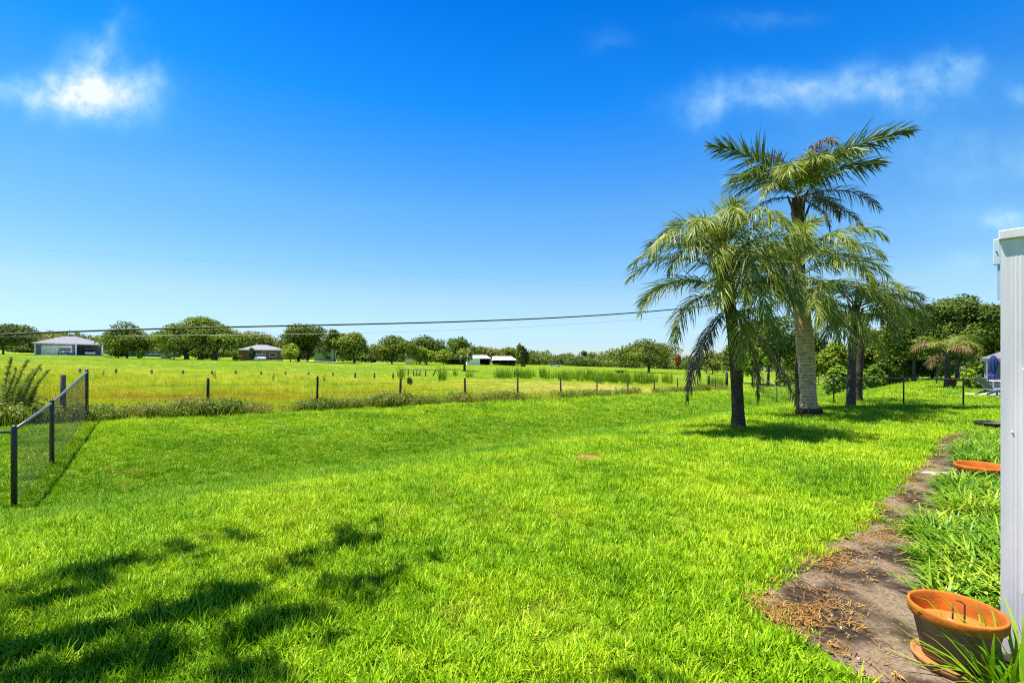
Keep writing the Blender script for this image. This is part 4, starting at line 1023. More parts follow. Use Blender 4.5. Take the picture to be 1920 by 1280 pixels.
# posts of an old fence across the middle of the pasture
mf = empty('old_fence', at(400, 42), 0, 'row of short dark stakes of an old fence across the middle of the pasture', 'fence')
mt = []
for px, top in ((28, 688), (76, 689), (150, 690.5), (217, 691.5), (285, 693), (343, 694), (397, 694.5), (442, 694.5), (490, 696), (535, 696.5), (578, 697.5), (625, 698), (666, 698.3), (702, 698.5), (737, 698.5)):
    Y = 34.5 + (px - 76) * 9.5 / 660
    X, Y, z = at(px, Y); h = (CAM - (top - HY) / F * Y) - z
    mb = MB(); mb.tube([(X, Y, z - .2), (X + random.uniform(-.04, .04), Y, z + h)], [.09, .08], 8); mb.build('post', wood_m, mf, smooth=True, local=False); mt.append((X, Y, z + h - .12))
mb = MB(); mb.tube(mt, .004, 4); mb.build('wire', wire_m, mf, local=False)
# broken corral
cf = empty('corral_fence', at(785, 50), 0, 'broken corral of leaning dark posts and rails in the pasture', 'corral')
for px, top, bot, lean in ((752, 692, 706, 0), (765.5, 693, 704, .05), (775.5, 694, 704.5, -.05), (781.5, 693, 704, 0), (787, 695, 703, .35), (798, 693, 704, 0), (815, 692, 704, .45)):
    Y = 50; X = (px - CX) / F * Y; z1 = CAM - (top - HY) / F * Y; z0 = G(X, Y) - .1
    mb = MB(); mb.tube([(X - lean * .5, Y, z0), (X + lean * .3, Y, z1)], [.065, .055], 8); mb.build('post', wood_m, cf, smooth=True, local=False)
for (xa, xb, py) in ((752, 862, 692.8), (775, 790, 703)):
    Y = 50; mb = MB(); mb.tube([((xa - CX) / F * Y, Y + .07, CAM - (py - HY) / F * Y), ((xb - CX) / F * Y, Y + .07, CAM - (py - .4 - HY) / F * Y)], .035, 6); mb.build('rail', wood_m, cf, smooth=True, local=False)
tree('shrub', 'dark bushy weed below the broken corral', 768, 36, 706, 13, 'dark', 63, .02, cat='shrub', group='weeds in the pasture', leafpx=3, nclump=8, n=500)
# feathery dog fennel stalks
fen_m = mat('fennel_leaf', (.36, .44, .05), .6, col2=(.13, .20, .02), attr=True, transl=.3)
fen_s = mat('fennel_stem', (.20, .13, .05), .8)
def fennel(label, spots, Y, seed, sc=1.0, group=None):
    r = np.random.default_rng(seed); p0 = at(spots[0][0], Y)
    root = empty('dog_fennel', p0, 0, label, 'weed', group)
    parts = []; mb = MB()
    for (px, top, lean) in spots:
        X, Yy, z = at(px, Y + r.uniform(-.4, .4)); h = CAM - (top - HY) / F * Yy - z
        b = Vector((X - p0[0], Yy - p0[1], z - p0[2])); pts = []
        for i in range(9):
            f = i / 8; pts.append(b + Vector((lean * f ** 2 * h, .05 * f * h, h * f * (1 - .08 * abs(lean) * f))))
        mb.tube(pts, list(np.linspace(.012, .003, 9) * sc), 5)
        A = np.array(pts)
        n = int(620 * sc); s = r.uniform(.18, 1, n) ** .8 * 8; i0 = np.minimum(s.astype(int), 7); fr = (s - i0)[:, None]
        P = A[i0] * (1 - fr) + A[i0 + 1] * fr
        a = r.uniform(0, 2 * PI, n); el = r.uniform(.2, .9, n)
        d = np.stack([np.cos(a) * np.cos(el), np.sin(a) * np.cos(el), np.sin(el)], 1); L = (.15 * sc * (1.1 - s / 8))[:, None] + .05
        wv = nrm(np.cross(d, r.normal(0, 1, (n, 3)))) * .006 * sc
        V = np.stack([P - wv, P + wv, P + d * L + wv * .3, P + d * L - wv * .3], 1).reshape(-1, 3)
        parts.append((V, np.arange(4 * n).reshape(-1, 4), np.repeat(r.uniform(0, 1, n), 4)))
    V, Fq, v = merge(parts); link('foliage', np_mesh('foliage', V, Fq, v), fen_m, root); mb.build('stem', fen_s, root)
fennel('tall feathery dog fennel leaning right at the left edge behind the fence', [(4, 695, .2), (14, 672, .28), (22, 690, .35), (34, 680, .32), (44, 690, .42), (2, 668, .1), (10, 720, -.1), (28, 720, .3), (50, 725, .2)], 12.6, 3)
GW = 'weed stalks in the pasture'
for px, top, Y, lab in ((193, 694, 32, 'single dark weed stalk left of the first wooden post, in the pasture'), (402, 694, 33, 'weed stalk just right of the nearest wooden post'), (512, 698, 33, 'weed stalk in the pasture between the first two wooden posts'), (608, 700, 33, 'weed stalk just right of the second wooden post')):
    fennel(lab, [(px, top, .05), (px + 1.5, top + 4, -.05), (px - 1, top + 6, -.1)], Y, px, .42, GW)

# ================================================================== BUILDINGS
def wallm(name, c, **k): return mat(name, c, .8, var=.12, scale=2, **k)
M_ = dict(white=wallm('white_paint', (.84, .84, .83)), slate=wallm('slate_blue_wall', (.20, .23, .36)), lilac=mat('grey_shingles', (.17, .165, .20), .85, var=.25, scale=3, stretch=(1, 1, 6)),
          brick=mat('red_brick', (.26, .13, .085), .9, var=.3, scale=6), roofg=mat('grey_roof', (.17, .18, .20), .8, var=.15, scale=3), tin=mat('tin_roof', (.72, .74, .76), .4, metal=.2, var=.08, scale=1),
          green=wallm('pale_green_wall', (.42, .55, .36)), dark=mat('dark_interior', (.025, .025, .03), .9, var=.3), glass=mat('window_glass', (.03, .04, .05), .25, var=.3, spec=.5),
          conc=mat('concrete', (.62, .59, .54), .9, var=.12, scale=1.5), teal=wallm('teal_screen', (.10, .20, .18)), grey=wallm('grey_siding', (.45, .47, .50)), yellow=wallm('yellow_siding', (.80, .58, .22)), tan=wallm('tan_canvas', (.11, .10, .09)))
def hip(mb, x0, x1, y0, y1, z, rise, ov, ridge):
    x0 -= ov; x1 += ov; y0 -= ov; y1 += ov; cx = (x0 + x1) / 2; cy = (y0 + y1) / 2; a, b = cx - ridge / 2, cx + ridge / 2; t = .18
    vs = [(x0, y0, z), (x1, y0, z), (x1, y1, z), (x0, y1, z), (x0, y0, z + t), (x1, y0, z + t), (x1, y1, z + t), (x0, y1, z + t), (a, cy, z + t + rise), (b, cy, z + t + rise)]
    mb.add(vs, [(3, 2, 1, 0), (0, 1, 5, 4), (1, 2, 6, 5), (2, 3, 7, 6), (3, 0, 4, 7), (4, 5, 9, 8), (6, 7, 8, 9), (5, 6, 9), (7, 4, 8)])
def window(root, x, z, w, h, y, frame=True):
    mb = MB(); f = .09
    for a in ((x - w / 2 - f, x - w / 2, z - f, z + h + f), (x + w / 2, x + w / 2 + f, z - f, z + h + f), (x - w / 2, x + w / 2, z - f, z), (x - w / 2, x + w / 2, z + h, z + h + f)): mb.box(a[0], a[1], y - .06, y - .003, a[2], a[3])
    o = mb.build('window', M_['white'], root)
    mb = MB(); mb.box(x - w / 2, x + w / 2, y - .03, y - .002, z, z + h); mb.build('pane', M_['glass'], o)

# garage house
p = at(131, 101); h1 = empty('garage_house', p, facing(p), 'slate blue house with grey hip roof, white garage door and open carport', 'house', 'houses across the pasture')
mb = MB(); mb.box(-5.3, .75, 0, 9, -.2, 2.45); mb.box(.75, 5.3, 5.2, 9, -.2, 2.45); mb.build('wall', M_['slate'], h1)
mb = MB(); hip(mb, -5.3, 5.3, 0, 9, 2.45, 1.75, .45, 1.6); rf = mb.build('roof', M_['lilac'], h1)
mb = MB(); mb.box(-4.35, .3, -.07, -.004, 0, 2.15)
for i in range(1, 4): mb.box(-4.35, .3, -.085, -.07, i * .54 - .012, i * .54 + .012)
mb.build('garage_door', M_['white'], h1)
for x in (-5.25, .95, 5.25):
    mb = MB(); mb.box(x - .13, x + .13, -.32, -.06, -.1, 2.45, .02); mb.build('column', M_['white'], h1)
mb = MB(); mb.tube([(3.3, 5, 3.4), (3.3, 5, 4.0)], .12, 8); mb.build('vent_pipe', M_['white'], rf)
mb = MB(); mb.box(-5.75, 5.75, -.48, -.453, 2.40, 2.60); mb.build('fascia', M_['white'], h1)
# concrete drive
dp = at(132, 95.5)
mb = MB(); mb.box(-6.4, 6.4, -2.2, 5.6, -.3, .09); o = mb.build('driveway', M_['conc'], None); o.location = dp; o.rotation_euler.z = facing(dp); tag(o, kind='structure')
# vehicles
rubber = mat('tyre_rubber', (.015, .015, .016), .8); rimm = mat('wheel_rim', (.4, .4, .42), .35, metal=.8)
def car(label, p, rz, col, L=4.3, H=1.45, van=False):
    root = empty('parked_car', p, rz, label, 'car', 'vehicles across the pasture')
    pm = mat('car_paint', col, .25, var=.05, spec=.6)
    hl = L / 2
    lo = [(-hl, .35), (-hl + .05, .72), (-hl + .25, .82), (hl * .42, .88), (hl * .86, .78), (hl - .02, .6), (hl, .35), (hl - .1, .22), (-hl + .1, .22)]
    mb = MB(); mb.prism(lo, -.85, .85); b = mb.build('body', pm, root)
    cab = [(-hl + .15, .80), (-hl + .55, H - .04), (-hl + 1.0, H), (.15 * L, H - .05), (hl * .5, .86)]
    mb = MB(); mb.prism([(x * .99, z - .01) for x, z in cab], -.74, .74); mb.build('windows', M_['glass'], root)
    mb = MB(); mb.prism([(-hl + .5, H - .03), (-hl + 1.0, H + .03), (.14 * L, H - .02), (.14 * L, H - .07), (-hl + .52, H - .08)], -.76, .76); mb.build('roof', pm, root)
    for sx in (-.62, .62):
        for sy in (-.80, .80):
            mb = MB(); mb.lathe([(.31, -.1), (.33, -.06), (.33, .06), (.31, .1)], seg=16, cap1=True); mb.xform(Matrix.Translation((sx * hl, sy, .32)) @ Matrix.Rotation(PI / 2, 4, 'X')); w = mb.build('wheel', rubber, root)
            mb = MB(); mb.lathe([(.19, -.115), (.19, .115)], seg=12, cap1=True); mb.xform(Matrix.Translation((sx * hl, sy, .32)) @ Matrix.Rotation(PI / 2, 4, 'X')); mb.build('rim', rimm, w)
    for sy in (-.6, .6):
        mb = MB(); mb.box(hl - .12, hl + .012, sy - .17, sy + .17, .56, .68); mb.build('headlight', M_['white'], root)
    return root
pc = at(122, 96.5); car('dark blue car parked in front of the white garage door', (pc[0], pc[1], pc[2] + .09), facing(pc) + R(-82), (.02, .04, .10), 4.4, 1.45)
q = Matrix.Rotation(facing(p), 4, 'Z') @ Vector((3.1, 2.3, 0)); car('white car sheltered in the dark open carport', (p[0] + q.x, p[1] + q.y, p[2] + .08), facing(p) + R(-85), (.7, .7, .72))
pc = at(488, 106); car('pale blue grey car parked before the brick house', pc, facing(pc) + R(-80), (.50, .55, .66), 3.9)

# brick house
p = at(492, 111); h2 = empty('brick_house', p, facing(p), 'low red brick house with grey hip roof between big trees', 'house', 'houses across the pasture')
mb = MB(); mb.box(-4.6, 4.4, 0, 8, -.2, 2.4); mb.build('wall', M_['brick'], h2)
mb = MB(); hip(mb, -4.6, 4.4, 0, 8, 2.4, 1.25, .5, 2.2); mb.build('roof', M_['roofg'], h2)
mb = MB(); mb.box(-5.1, 4.9, -.53, -.503, 2.36, 2.55); mb.build('fascia', M_['white'], h2)
for x, w in ((-2.5, .8), (2.2, 1.25)): window(h2, x, .95, w, .75, 0)
window(h2, .3, 1.4, .5, .5, 0)
# pale green house
p = at(608, 126); h3 = empty('green_house', p, facing(p), 'pale green two storey house with white roof half hidden by trees', 'house', 'houses across the pasture')
mb = MB(); mb.box(-2.6, 3, 0, 7, -.2, 4.3); mb.build('wall', M_['green'], h3)
mb = MB(); mb.prism([(-3.1, 4.3), (3.5, 4.3), (3.5, 4.4), (.2, 5.1), (-3.1, 4.4)], -.5, 7.5); mb.build('roof', M_['tin'], h3)
window(h3, 1.0, 2.6, .9, .9, 0); window(h3, -1.2, 2.6, .5, .9, 0); window(h3, .9, .5, 1.6, .9, 0)
# barns
p = at(897, 157); h4 = empty('barn', p, facing(p) + R(8), 'small white walled barn with tin gable roof, open dark on the right', 'barn', 'outbuildings across the pasture')
mb = MB(); mb.box(-3.9, .5, 0, 6, -.2, 2.2); mb.build('wall', M_['white'], h4)
mb = MB(); mb.box(.5, 4, 5.4, 6, -.2, 2.2); mb.box(3.7, 4, .6, 5.4, -.2, 2.1); mb.build('open_bay', M_['dark'], h4)
mb = MB(); mb.add([(-4.2, -.4, 2.2), (4.3, -.4, 2.2), (4.3, 6.4, 2.2), (-4.2, 6.4, 2.2), (-3.4, 3, 3.3), (3.2, 3, 3.3), (-4.2, -.4, 2.1), (4.3, -.4, 2.1), (4.3, 6.4, 2.1), (-4.2, 6.4, 2.1)], [(0, 1, 5, 4), (2, 3, 4, 5), (1, 2, 5), (3, 0, 4), (6, 9, 8, 7), (0, 6, 7, 1), (1, 7, 8, 2), (2, 8, 9, 3), (3, 9, 6, 0)]); mb.build('roof', M_['tin'], h4)
p = at(945, 164); h5 = empty('barn', p, facing(p), 'long open sided shed with white tin roof right of the white walled barn', 'barn', 'outbuildings across the pasture')
mb = MB(); mb.box(-4.0, 4.0, 5.5, 6, -.2, 2.0); mb.build('wall', M_['dark'], h5)
for x in (-3.9, -1.4, 1.4, 3.9):
    mb = MB(); mb.box(x - .08, x + .08, -.08, .08, -.2, 2.0); mb.build('post', wood_g, h5)
mb = MB(); mb.add([(-4.3, -.4, 2.0), (4.5, -.4, 2.0), (4.5, 6.4, 2.0), (-4.3, 6.4, 2.0), (-4.0, 3, 3.3), (2.6, 3, 3.3)], [(0, 1, 5, 4), (2, 3, 4, 5), (1, 2, 5), (3, 0, 4), (0, 3, 2, 1)]); mb.build('roof', M_['tin'], h5)
p = at(855, 146); h6 = empty('carport', p, facing(p), 'black open carport between the pale low tree and the cabbage palm', 'carport', 'outbuildings across the pasture')
mb = MB(); mb.box(-2.6, 2.6, 4.3, 4.4, -.2, 1.6); mb.build('wall', M_['dark'], h6)
mb = MB(); mb.box(-2.8, 2.8, -.2, 4.6, 1.7, 1.82); mb.build('roof', M_['roofg'], h6)
for x in (-2.6, 2.6):
    mb = MB(); mb.box(x - .06, x + .06, -.06, .06, -.2, 1.7); mb.build('post', wood_m, h6)
p = at(767, 117); h7 = empty('shed', p, facing(p), 'small pale yellow shed before the trees, right of the broad leaning oak', 'shed', 'outbuildings across the pasture')
mb = MB(); mb.box(-.9, .9, 0, 2, -.2, 1.5); mb.build('wall', M_['yellow'], h7)
mb = MB(); mb.prism([(-1.05, 1.5), (1.05, 1.5), (1.05, 1.56), (0, 1.9), (-1.05, 1.56)], -.15, 2.15); mb.build('roof', M_['roofg'], h7)
p = at(312, 98); h8 = empty('shed', p, facing(p), 'pale blue shed beside the left flank of the dome shaped ficus', 'shed', 'outbuildings across the pasture')
mb = MB(); mb.box(-.9, .9, 0, 2, -.2, 1.3); mb.build('wall', M_['grey'], h8)
mb = MB(); mb.prism([(-1.05, 1.3), (1.05, 1.3), (1.05, 1.36), (0, 1.6), (-1.05, 1.36)], -.15, 2.15); mb.build('roof', M_['roofg'], h8)
p = at(275, 112); o = empty('screen_fence', p, facing(p), 'teal privacy screen running behind the grey green oak', 'fence')
mb = MB(); mb.box(-5, 6.5, 0, .08, -.1, 1.45); mb.build('panel', M_['teal'], o)
for x in (-5, -2, 1, 4, 6.4):
    mb = MB(); mb.box(x - .05, x + .05, -.06, -.003, -.1, 1.5); mb.build('post', wood_g, o)
p = at(291, 92); o = empty('goal_frame', p, facing(p), 'thin white pipe goal frame on the grass left of the ficus', 'goal')
for x in (-.85, .85):
    mb = MB(); mb.tube([(x, 0, -.1), (x, 0, 1.05)], .035, 6); mb.build('upright', M_['white'], o)
mb = MB(); mb.tube([(-.85, 0, 1.05), (.85, 0, 1.05)], .035, 6); mb.build('crossbar', M_['white'], o)
p = at(1041, 190); car('white pickup seen as a small white spot before the far treeline', p, facing(p) + R(5), (.75, .75, .75), 5.0, 1.6)
p = at(1163, 92); o = empty('trailer', p, facing(p), 'small dark flat trailer parked left of the lone pasture tree', 'trailer')
mb = MB(); mb.box(-1.1, 1.1, -.5, .5, .45, .62); mb.build('bed', M_['dark'], o)
for s in (-.55, .55):
    mb = MB(); mb.lathe([(.28, -.08), (.3, 0), (.28, .08)], seg=14, cap1=True); mb.xform(Matrix.Translation((s * .6, -.55, .3)) @ Matrix.Rotation(PI / 2, 4, 'X')); mb.build('wheel', rubber, o)
# pale lane along the far side
ln = [at(px, Y) for px, Y in ((430, 100), (500, 103), (560, 106), (640, 110), (700, 114), (760, 118))]
mb = MB(); vs = []; 
for x, y, z in ln: vs += [(x, y - .9, z + .30), (x, y + .9, z + .30)]
mb.add(vs, [(2 * i, 2 * i + 2, 2 * i + 3, 2 * i + 1) for i in range(len(ln) - 1)]); tag(mb.build('lane', M_['conc'], None), kind='structure')

# ================================================================== CABLES
cab_m = mat('cable_sheath', (.035, .038, .04), .6, var=.2); cab_l = mat('bare_cable', (.42, .44, .44), .5, var=.15)
def cable(label, pts, r, m):
    ys = lambda px: 1 / (1 / 14 + (px + 40) / 1340 * (1 / 26 - 1 / 14))
    P = []
    xs = np.linspace(pts[0][0], pts[-1][0], 60); py = np.interp(xs, [q[0] for q in pts], [q[1] for q in pts])
    co_ = np.polyfit([q[0] for q in pts], [q[1] for q in pts], 4); py = np.polyval(co_, xs)
    for x, y in zip(xs, py):
        Y = ys(x); P.append(((x - CX) / F * Y, Y, CAM - (y - HY) / F * Y))
    mb = MB(); mb.tube(P, r, 8); tag(mb.build('overhead_cable', m, None, smooth=True), label, 'cable')
cable('thick black overhead cable running from the left edge up to the palms', [(-60, 629.5), (0, 627), (150, 621), (300, 616.5), (450, 612.5), (620, 608.3), (840, 604.0), (1000, 598), (1160, 588), (1300, 576), (1400, 565)], .029, cab_m)
cable('thin pale cable hanging just below the thick black one', [(-60, 632.5), (150, 630.5), (300, 629), (450, 627), (620, 625), (840, 619.5), (1000, 612), (1200, 598), (1330, 588)], .007, cab_l)
cable('faint hairline cable high against the blue sky', [(-60, 458), (240, 480), (480, 495), (720, 510), (1000, 528), (1200, 541)], .0013, cab_m)

# ================================================================== NEAR OBJECTS
terra = mat('terracotta', (.60, .165, .014), .8, col2=(.27, .075, .012), scale=6, bump=.12, bscale=70, spec=.2)
terra_dirty = mat('terracotta_stained', (.30, .17, .09), .85, col2=(.13, .085, .055), scale=5, bump=.3, bscale=50, spec=.2)
terra_in = mat('terracotta_dusty', (.50, .15, .02), .85, col2=(.37, .105, .012), scale=9, bump=.2, bscale=60)
rust_m = mat('rusty_rod', (.09, .06, .05), .7, col2=(.03, .02, .018), scale=30)
stone_m = mat('grey_stone', (.42, .34, .28), .9, col2=(.22, .17, .14), scale=18, bump=.4)
def rough(mb, a, s):
    mb.v = [(x + a * mnoise.noise((x * s, y * s, z * s)), y + a * mnoise.noise((x * s + 9, y * s, z * s)), z + a * .5 * mnoise.noise((x * s, y * s + 9, z * s))) for x, y, z in mb.v]
def pot(label, loc, r, h, group, tilt=(0, 0)):
    root = empty('terracotta_pot', loc, 0, label, 'flower pot', group); root.rotation_euler = (tilt[0], tilt[1], 0)
    mb = MB(); mb.lathe([(r * .68, .0), (r * .71, .012), (r * .83, h * .55), (r * .90, h * .80)], seg=56); rough(mb, .002, 14); mb.build('pot_wall', terra_dirty, root, smooth=True)
    mb = MB(); mb.lathe([(r * .905, h * .795), (r * .97, h * .80), (r * .985, h * .82), (r, h * .97), (r * .99, h), (r * .955, h + .004), (r * .93, h - .008), (r * .90, h * .87), (r * .84, h * .58)], seg=56, cap0=False); rough(mb, .002, 14); mb.build('rim', terra, root, smooth=True)
    mb = MB(); mb.lathe([(.0005, h * .64), (r * .45, h * .645), (r * .58, h * .65), (r * .60, h * .675), (r * .625, h * .675), (r * .64, h * .645), (r * .848, h * .64)], seg=56, cap0=False); rough(mb, .002, 14); mb.build('inner_disc', terra_in, root, smooth=True)
    return root
pz = G(*PC)
PR, PH = .225, .30
pot('large near terracotta pot with bright orange rim and stained grey body', (*PC, pz + .045), PR, PH, 'terracotta pots along the bed')
mb = MB(); mb.lathe([(PR * .70, .0), (PR * .90, .004), (PR * .97, .045), (PR * .935, .05), (PR * .88, .028), (PR * .84, .026), (.001, .026)], PC[0], PC[1], seg=56); mb.v = [(x - PC[0], y - PC[1], z) for x, y, z in mb.v]; rough(mb, .004, 8)
o = mb.build('pot_saucer', mat('terracotta_faded', (.40, .16, .045), .85, col2=(.24, .10, .035), scale=9, bump=.2, bscale=60), None, smooth=True); o.location = (PC[0] - .015, PC[1] - .03, pz + .014); tag(o, 'orange terracotta saucer on bare soil under the near pot', 'saucer')
zi = pz + .045 + PH * .645
mb = MB(); mb.lathe([(.028, 0), (.036, .012), (.032, .03), (.018, .042), (.002, .046)], seg=14); rough(mb, .006, 30); o = mb.build('stone', stone_m, None, smooth=True); o.location = (PC[0] - .045, PC[1] - .02, zi + .002); tag(o, 'small pinkish stone lying inside the near terracotta pot', 'stone')
for dx, dy, hh, lab in ((-.012, .01, .12, 'left rusty rod standing straight in the near terracotta pot'), (.045, -.005, .125, 'right rusty rod with hooked tip standing in the near pot')):
    mb = MB(); P = [(0, 0, 0), (.001, 0, hh * .5), (.002, 0, hh)]
    if dx > 0: P += [(-.012, .01, hh + .012), (-.03, .02, hh + .016)]
    mb.tube(P, .0048, 7); o = mb.build('rod', rust_m, None, smooth=True); o.location = (PC[0] + dx, PC[1] + dy, zi); tag(o, lab, 'rod')
p2 = (6.98, 6.95)
pot('second terracotta pot half buried in border grass, cut by the white post', (*p2, G(*p2) - .05), .33, .31, 'terracotta pots along the bed')
plast = mat('black_plastic', (.018, .018, .018), .5)
p3 = (12.95, 12.6); o = empty('plastic_tub', (*p3, G(*p3)), 0, 'black plastic tub at the far end of the border grass', 'tub')
mb = MB(); mb.lathe([(.36, 0), (.39, .11), (.42, .115), (.42, .145), (.39, .15), (.375, .13), (.35, .03), (.001, .03)], seg=36); mb.build('tub_wall', plast, o, smooth=True)
# flagstone
fx, fy = flat(1757, 893); mb = MB(); prof = []
for i in range(14):
    a = 2 * PI * i / 14; q = .19 * (1 + .22 * math.sin(3 * a + 1) + .10 * math.sin(5 * a)); prof.append((q * math.cos(a) * 1.05, q * math.sin(a) * .62))
vs = [(x, y, 0) for x, y in prof] + [(x, y, .035) for x, y in prof] + [(x * .93, y * .93, .045) for x, y in prof]; n = 14
mb.add(vs, [tuple(range(28, 42))] + [(k * n + i, k * n + (i + 1) % n, k * n + n + (i + 1) % n, k * n + n + i) for k in range(2) for i in range(n)])
o = mb.build('flagstone', mat('pale_flagstone', (.40, .34, .25), .9, col2=(.26, .215, .155), scale=6, bump=.4), None); o.location = (fx, fy, G(fx, fy) + .02); tag(o, 'flat cream flagstone lying across the bare soil strip', 'flagstone')
# ant mound
mb = MB(); mb.lathe([(.36, -.03), (.27, .008), (.15, .018), (.002, .022)], seg=26); rough(mb, .05, 7); o = mb.build('soil_mound', mat('mound_soil', (.27, .13, .03), .95, col2=(.14, .08, .02), scale=14, bump=.8), None, smooth=True); o.location = (1.45, 8.85, G(1.45, 8.85)); tag(o, 'small brown ant mound in the middle of the lawn', 'soil mound')

# white ribbed aluminium post
alu = mat('white_aluminium', (.72, .665, .71), .6, col2=(.54, .50, .535), scale=2.2, spec=.5, stretch=(4, 4, .4), bump=.05)
D = 2.9
X0 = (1876 - CX) / F * D; zt = CAM - (437 - HY) / F * D
po = empty('aluminium_post', (X0, D, 0), R(-46.5), 'tall white ribbed aluminium post at the right edge', 'post')
mb = MB(); prof = []
W = .30
xs = np.linspace(0, W, 61)
for i, x in enumerate(xs):
    rib = .0007 * (1 if (i % 4) in (1, 2) else 0) if x > .045 else 0
    prof.append((x, -rib))
prof2 = [(x, y) for x, y in prof] + [(W, .09), (0, .09)]
n = len(prof2); vs = [(x, y, 0) for x, y in prof2] + [(x, y, zt - .045) for x, y in prof2]
mb.add(vs, [tuple(range(n - 1, -1, -1)), tuple(range(n, 2 * n))] + [(i, (i + 1) % n, n + (i + 1) % n, n + i) for i in range(n)]); mb.build('upright', alu, po)
mb = MB(); mb.box(-.008, W + .01, -.022, .10, zt - .043, zt + .012, .004); mb.build('cap', alu, po)
mb = MB(); mb.box(.088, .104, -.030, -.0075, .4, CAM - (690 - HY) / F * D, .003); mb.build('edge_strip', alu, po)
zb0, zb1 = CAM - (495 - HY) / F * D, CAM - (447 - HY) / F * D
brm = mat('pale_blue_plate', (.50, .60, .70), .45, var=.08)
mb = MB(); mb.box(-.032, -.001, .004, .03, zb0, zb1, .003); br = mb.build('bracket', brm, po)
mb = MB(); mb.tube([(-.017, .0035, (zb0 + zb1) / 2), (-.017, -.001, (zb0 + zb1) / 2)], .004, 8); mb.build('screw', rust_m, br)
mb = MB(); mb.box(-.014, -.001, .012, .026, CAM - (562 - HY) / F * D, zb0 - .002); mb.build('hanging_strip', mat('blue_strip', (.30, .42, .62), .4, var=.1), po)
mb = MB(); mb.lathe([(.006, 0), (.004, .004), (.0005, .006)], seg=12, cap1=True); mb.xform(Matrix.Translation((.05, -.001, CAM - (808 - HY) / F * D)) @ Matrix.Rotation(PI / 2, 4, 'X')); mb.build('bolt_head', alu, po, smooth=True)

# ================================================================== PATIO ON THE RIGHT
px_, py_ = 25.6, 23.9
mb = MB(); mb.box(-1.75, 2.2, -1.0, 1.2, -.1, .05); o = mb.build('patio', M_['conc'], None); o.location = (px_, py_, G(px_, py_)); tag(o, kind='structure')
pz = G(px_, py_) + .05
chm = mat('grey_painted_wood', (.14, .16, .19), .6, var=.15, scale=8)
ch = empty('garden_chair', (24.15, 23.55, pz), R(-8), 'grey reclining garden chair with slatted fan back on the patio slab', 'chair')
for i in range(5):
    y = -.24 + i * .12; mb = MB(); top = .98 - .10 * abs(i - 2) / 2
    a = Vector((-.18, y * .85, .32)); b = Vector((-.62, y * 1.1, top)); d = (b - a).normalized(); nn = Vector((d.z, 0, -d.x)) * .012; wv = Vector((0, .052, 0))
    mb.add([a - wv - nn, a + wv - nn, b + wv - nn, b - wv - nn, a - wv + nn, a + wv + nn, b + wv + nn, b - wv + nn], [(3, 2, 1, 0), (4, 5, 6, 7), (0, 1, 5, 4), (1, 2, 6, 5), (2, 3, 7, 6), (3, 0, 4, 7)]); mb.build('back_slat', chm, ch)
mb = MB(); mb.prism([(-.22, .26), (.42, .36), (.46, .33), (.46, .30), (-.22, .22)], -.27, .27); mb.build('seat', chm, ch)
for s in (-1, 1):
    mb = MB(); mb.box(-.42, .46, s * .36 - .06, s * .36 + .06, .56, .585, .008); mb.build('armrest', chm, ch)
    mb = MB(); mb.box(.36, .44, s * .31 - .02, s * .31 + .02, 0, .56); mb.build('leg', chm, ch)
    mb = MB(); mb.prism([(-.72, 0), (-.60, 0), (.40, .28), (.40, .36), (-.24, .22)], s * .285 - .018, s * .285 + .018); mb.build('leg', chm, ch)
tb = empty('patio_table', (24.95, 23.9, pz), 0, 'pale round patio table beneath the closed blue umbrella', 'table')
mb = MB(); mb.lathe([(.45, .68), (.47, .69), (.47, .72), (.45, .73)], seg=28, cap1=True); mb.build('tabletop', M_['white'], tb)
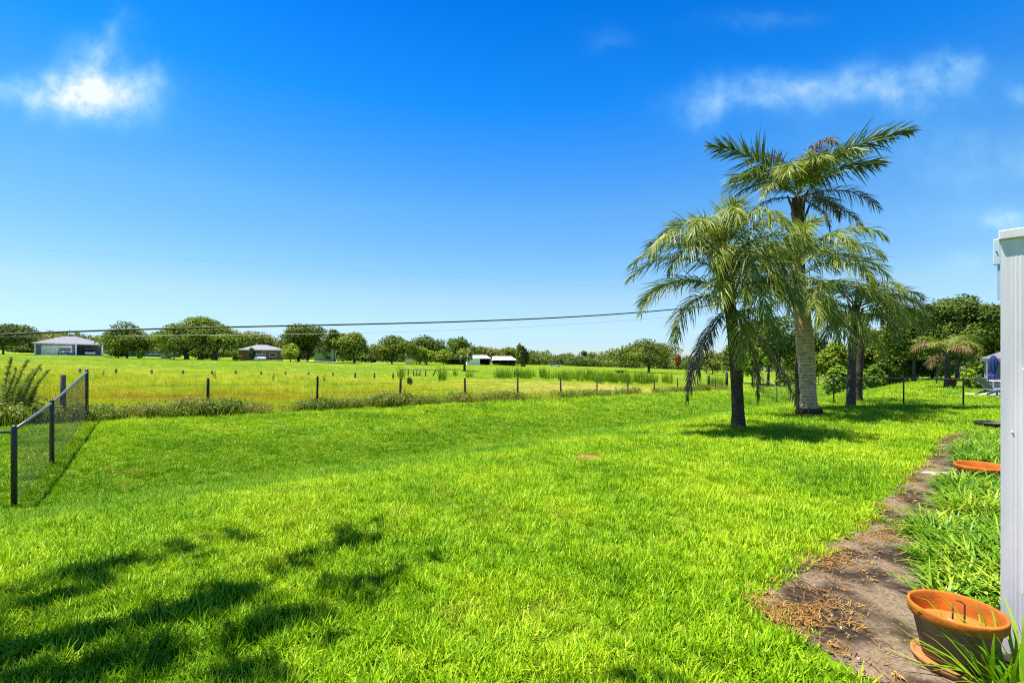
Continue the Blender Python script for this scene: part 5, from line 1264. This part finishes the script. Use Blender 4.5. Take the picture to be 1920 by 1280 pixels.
for a in (.6, 2.2, 3.7, 5.3):
    mb = MB(); mb.tube([(.36 * math.cos(a), .36 * math.sin(a), 0), (.30 * math.cos(a), .30 * math.sin(a), .68)], .02, 6); mb.build('leg', M_['grey'], tb)
blue = mat('blue_canvas', (.008, .032, .15), .8, var=.4, scale=5, stretch=(1, 1, .3))
um = empty('patio_umbrella', (24.72, 24.1, pz), 0, 'closed royal blue patio umbrella tied round the middle', 'umbrella')
mb = MB(); mb.tube([(0, 0, 0), (0, 0, 2.05)], .022, 8); mb.build('pole', M_['white'], um)
mb = MB(); seg = 40
for j, (rr, z) in enumerate([(.10, .72), (.155, .78), (.15, 1.0), (.06, 1.10), (.10, 1.2), (.15, 1.5), (.145, 1.75), (.09, 1.93), (.02, 2.02)]): pass
prof = [(.10, .72), (.165, .78), (.155, 1.0), (.075, 1.10), (.11, 1.2), (.16, 1.5), (.15, 1.75), (.09, 1.93), (.024, 2.02)]
vs = []; fs = []
for rr, z in prof:
    for k in range(seg):
        a = 2 * PI * k / seg; q = rr * (1 + .22 * math.cos(8 * a)); vs.append((q * math.cos(a), q * math.sin(a), z))
for i in range(len(prof) - 1):
    for k in range(seg): fs.append((i * seg + k, i * seg + (k + 1) % seg, (i + 1) * seg + (k + 1) % seg, (i + 1) * seg + k))
mb.add(vs, fs); mb.build('canopy', blue, um, smooth=True)
gb = empty('gazebo', (28.55, 26.3, G(28.55, 26.3)), R(-44), 'grey canvas gazebo with pitched roof at the right behind the patio', 'gazebo')
mb = MB(); hip(mb, -1.5, 1.5, -1.5, 1.5, 1.75, .75, .12, .3); mb.build('roof', mat('grey_canvas', (.13, .13, .135), .85, var=.15), gb)
for sx in (-1.4, 1.4):
    for sy in (-1.4, 1.4):
        mb = MB(); mb.box(sx - .04, sx + .04, sy - .04, sy + .04, 0, 1.75); mb.build('post', M_['grey'], gb)
mb = MB(); mb.box(-1.34, 1.34, -1.39, -1.37, .05, 1.74); mb.build('side_panel', M_['tan'], gb)
mb = MB(); mb.box(-1.39, -1.37, -1.34, 1.34, .05, 1.74); mb.build('side_panel', M_['tan'], gb)
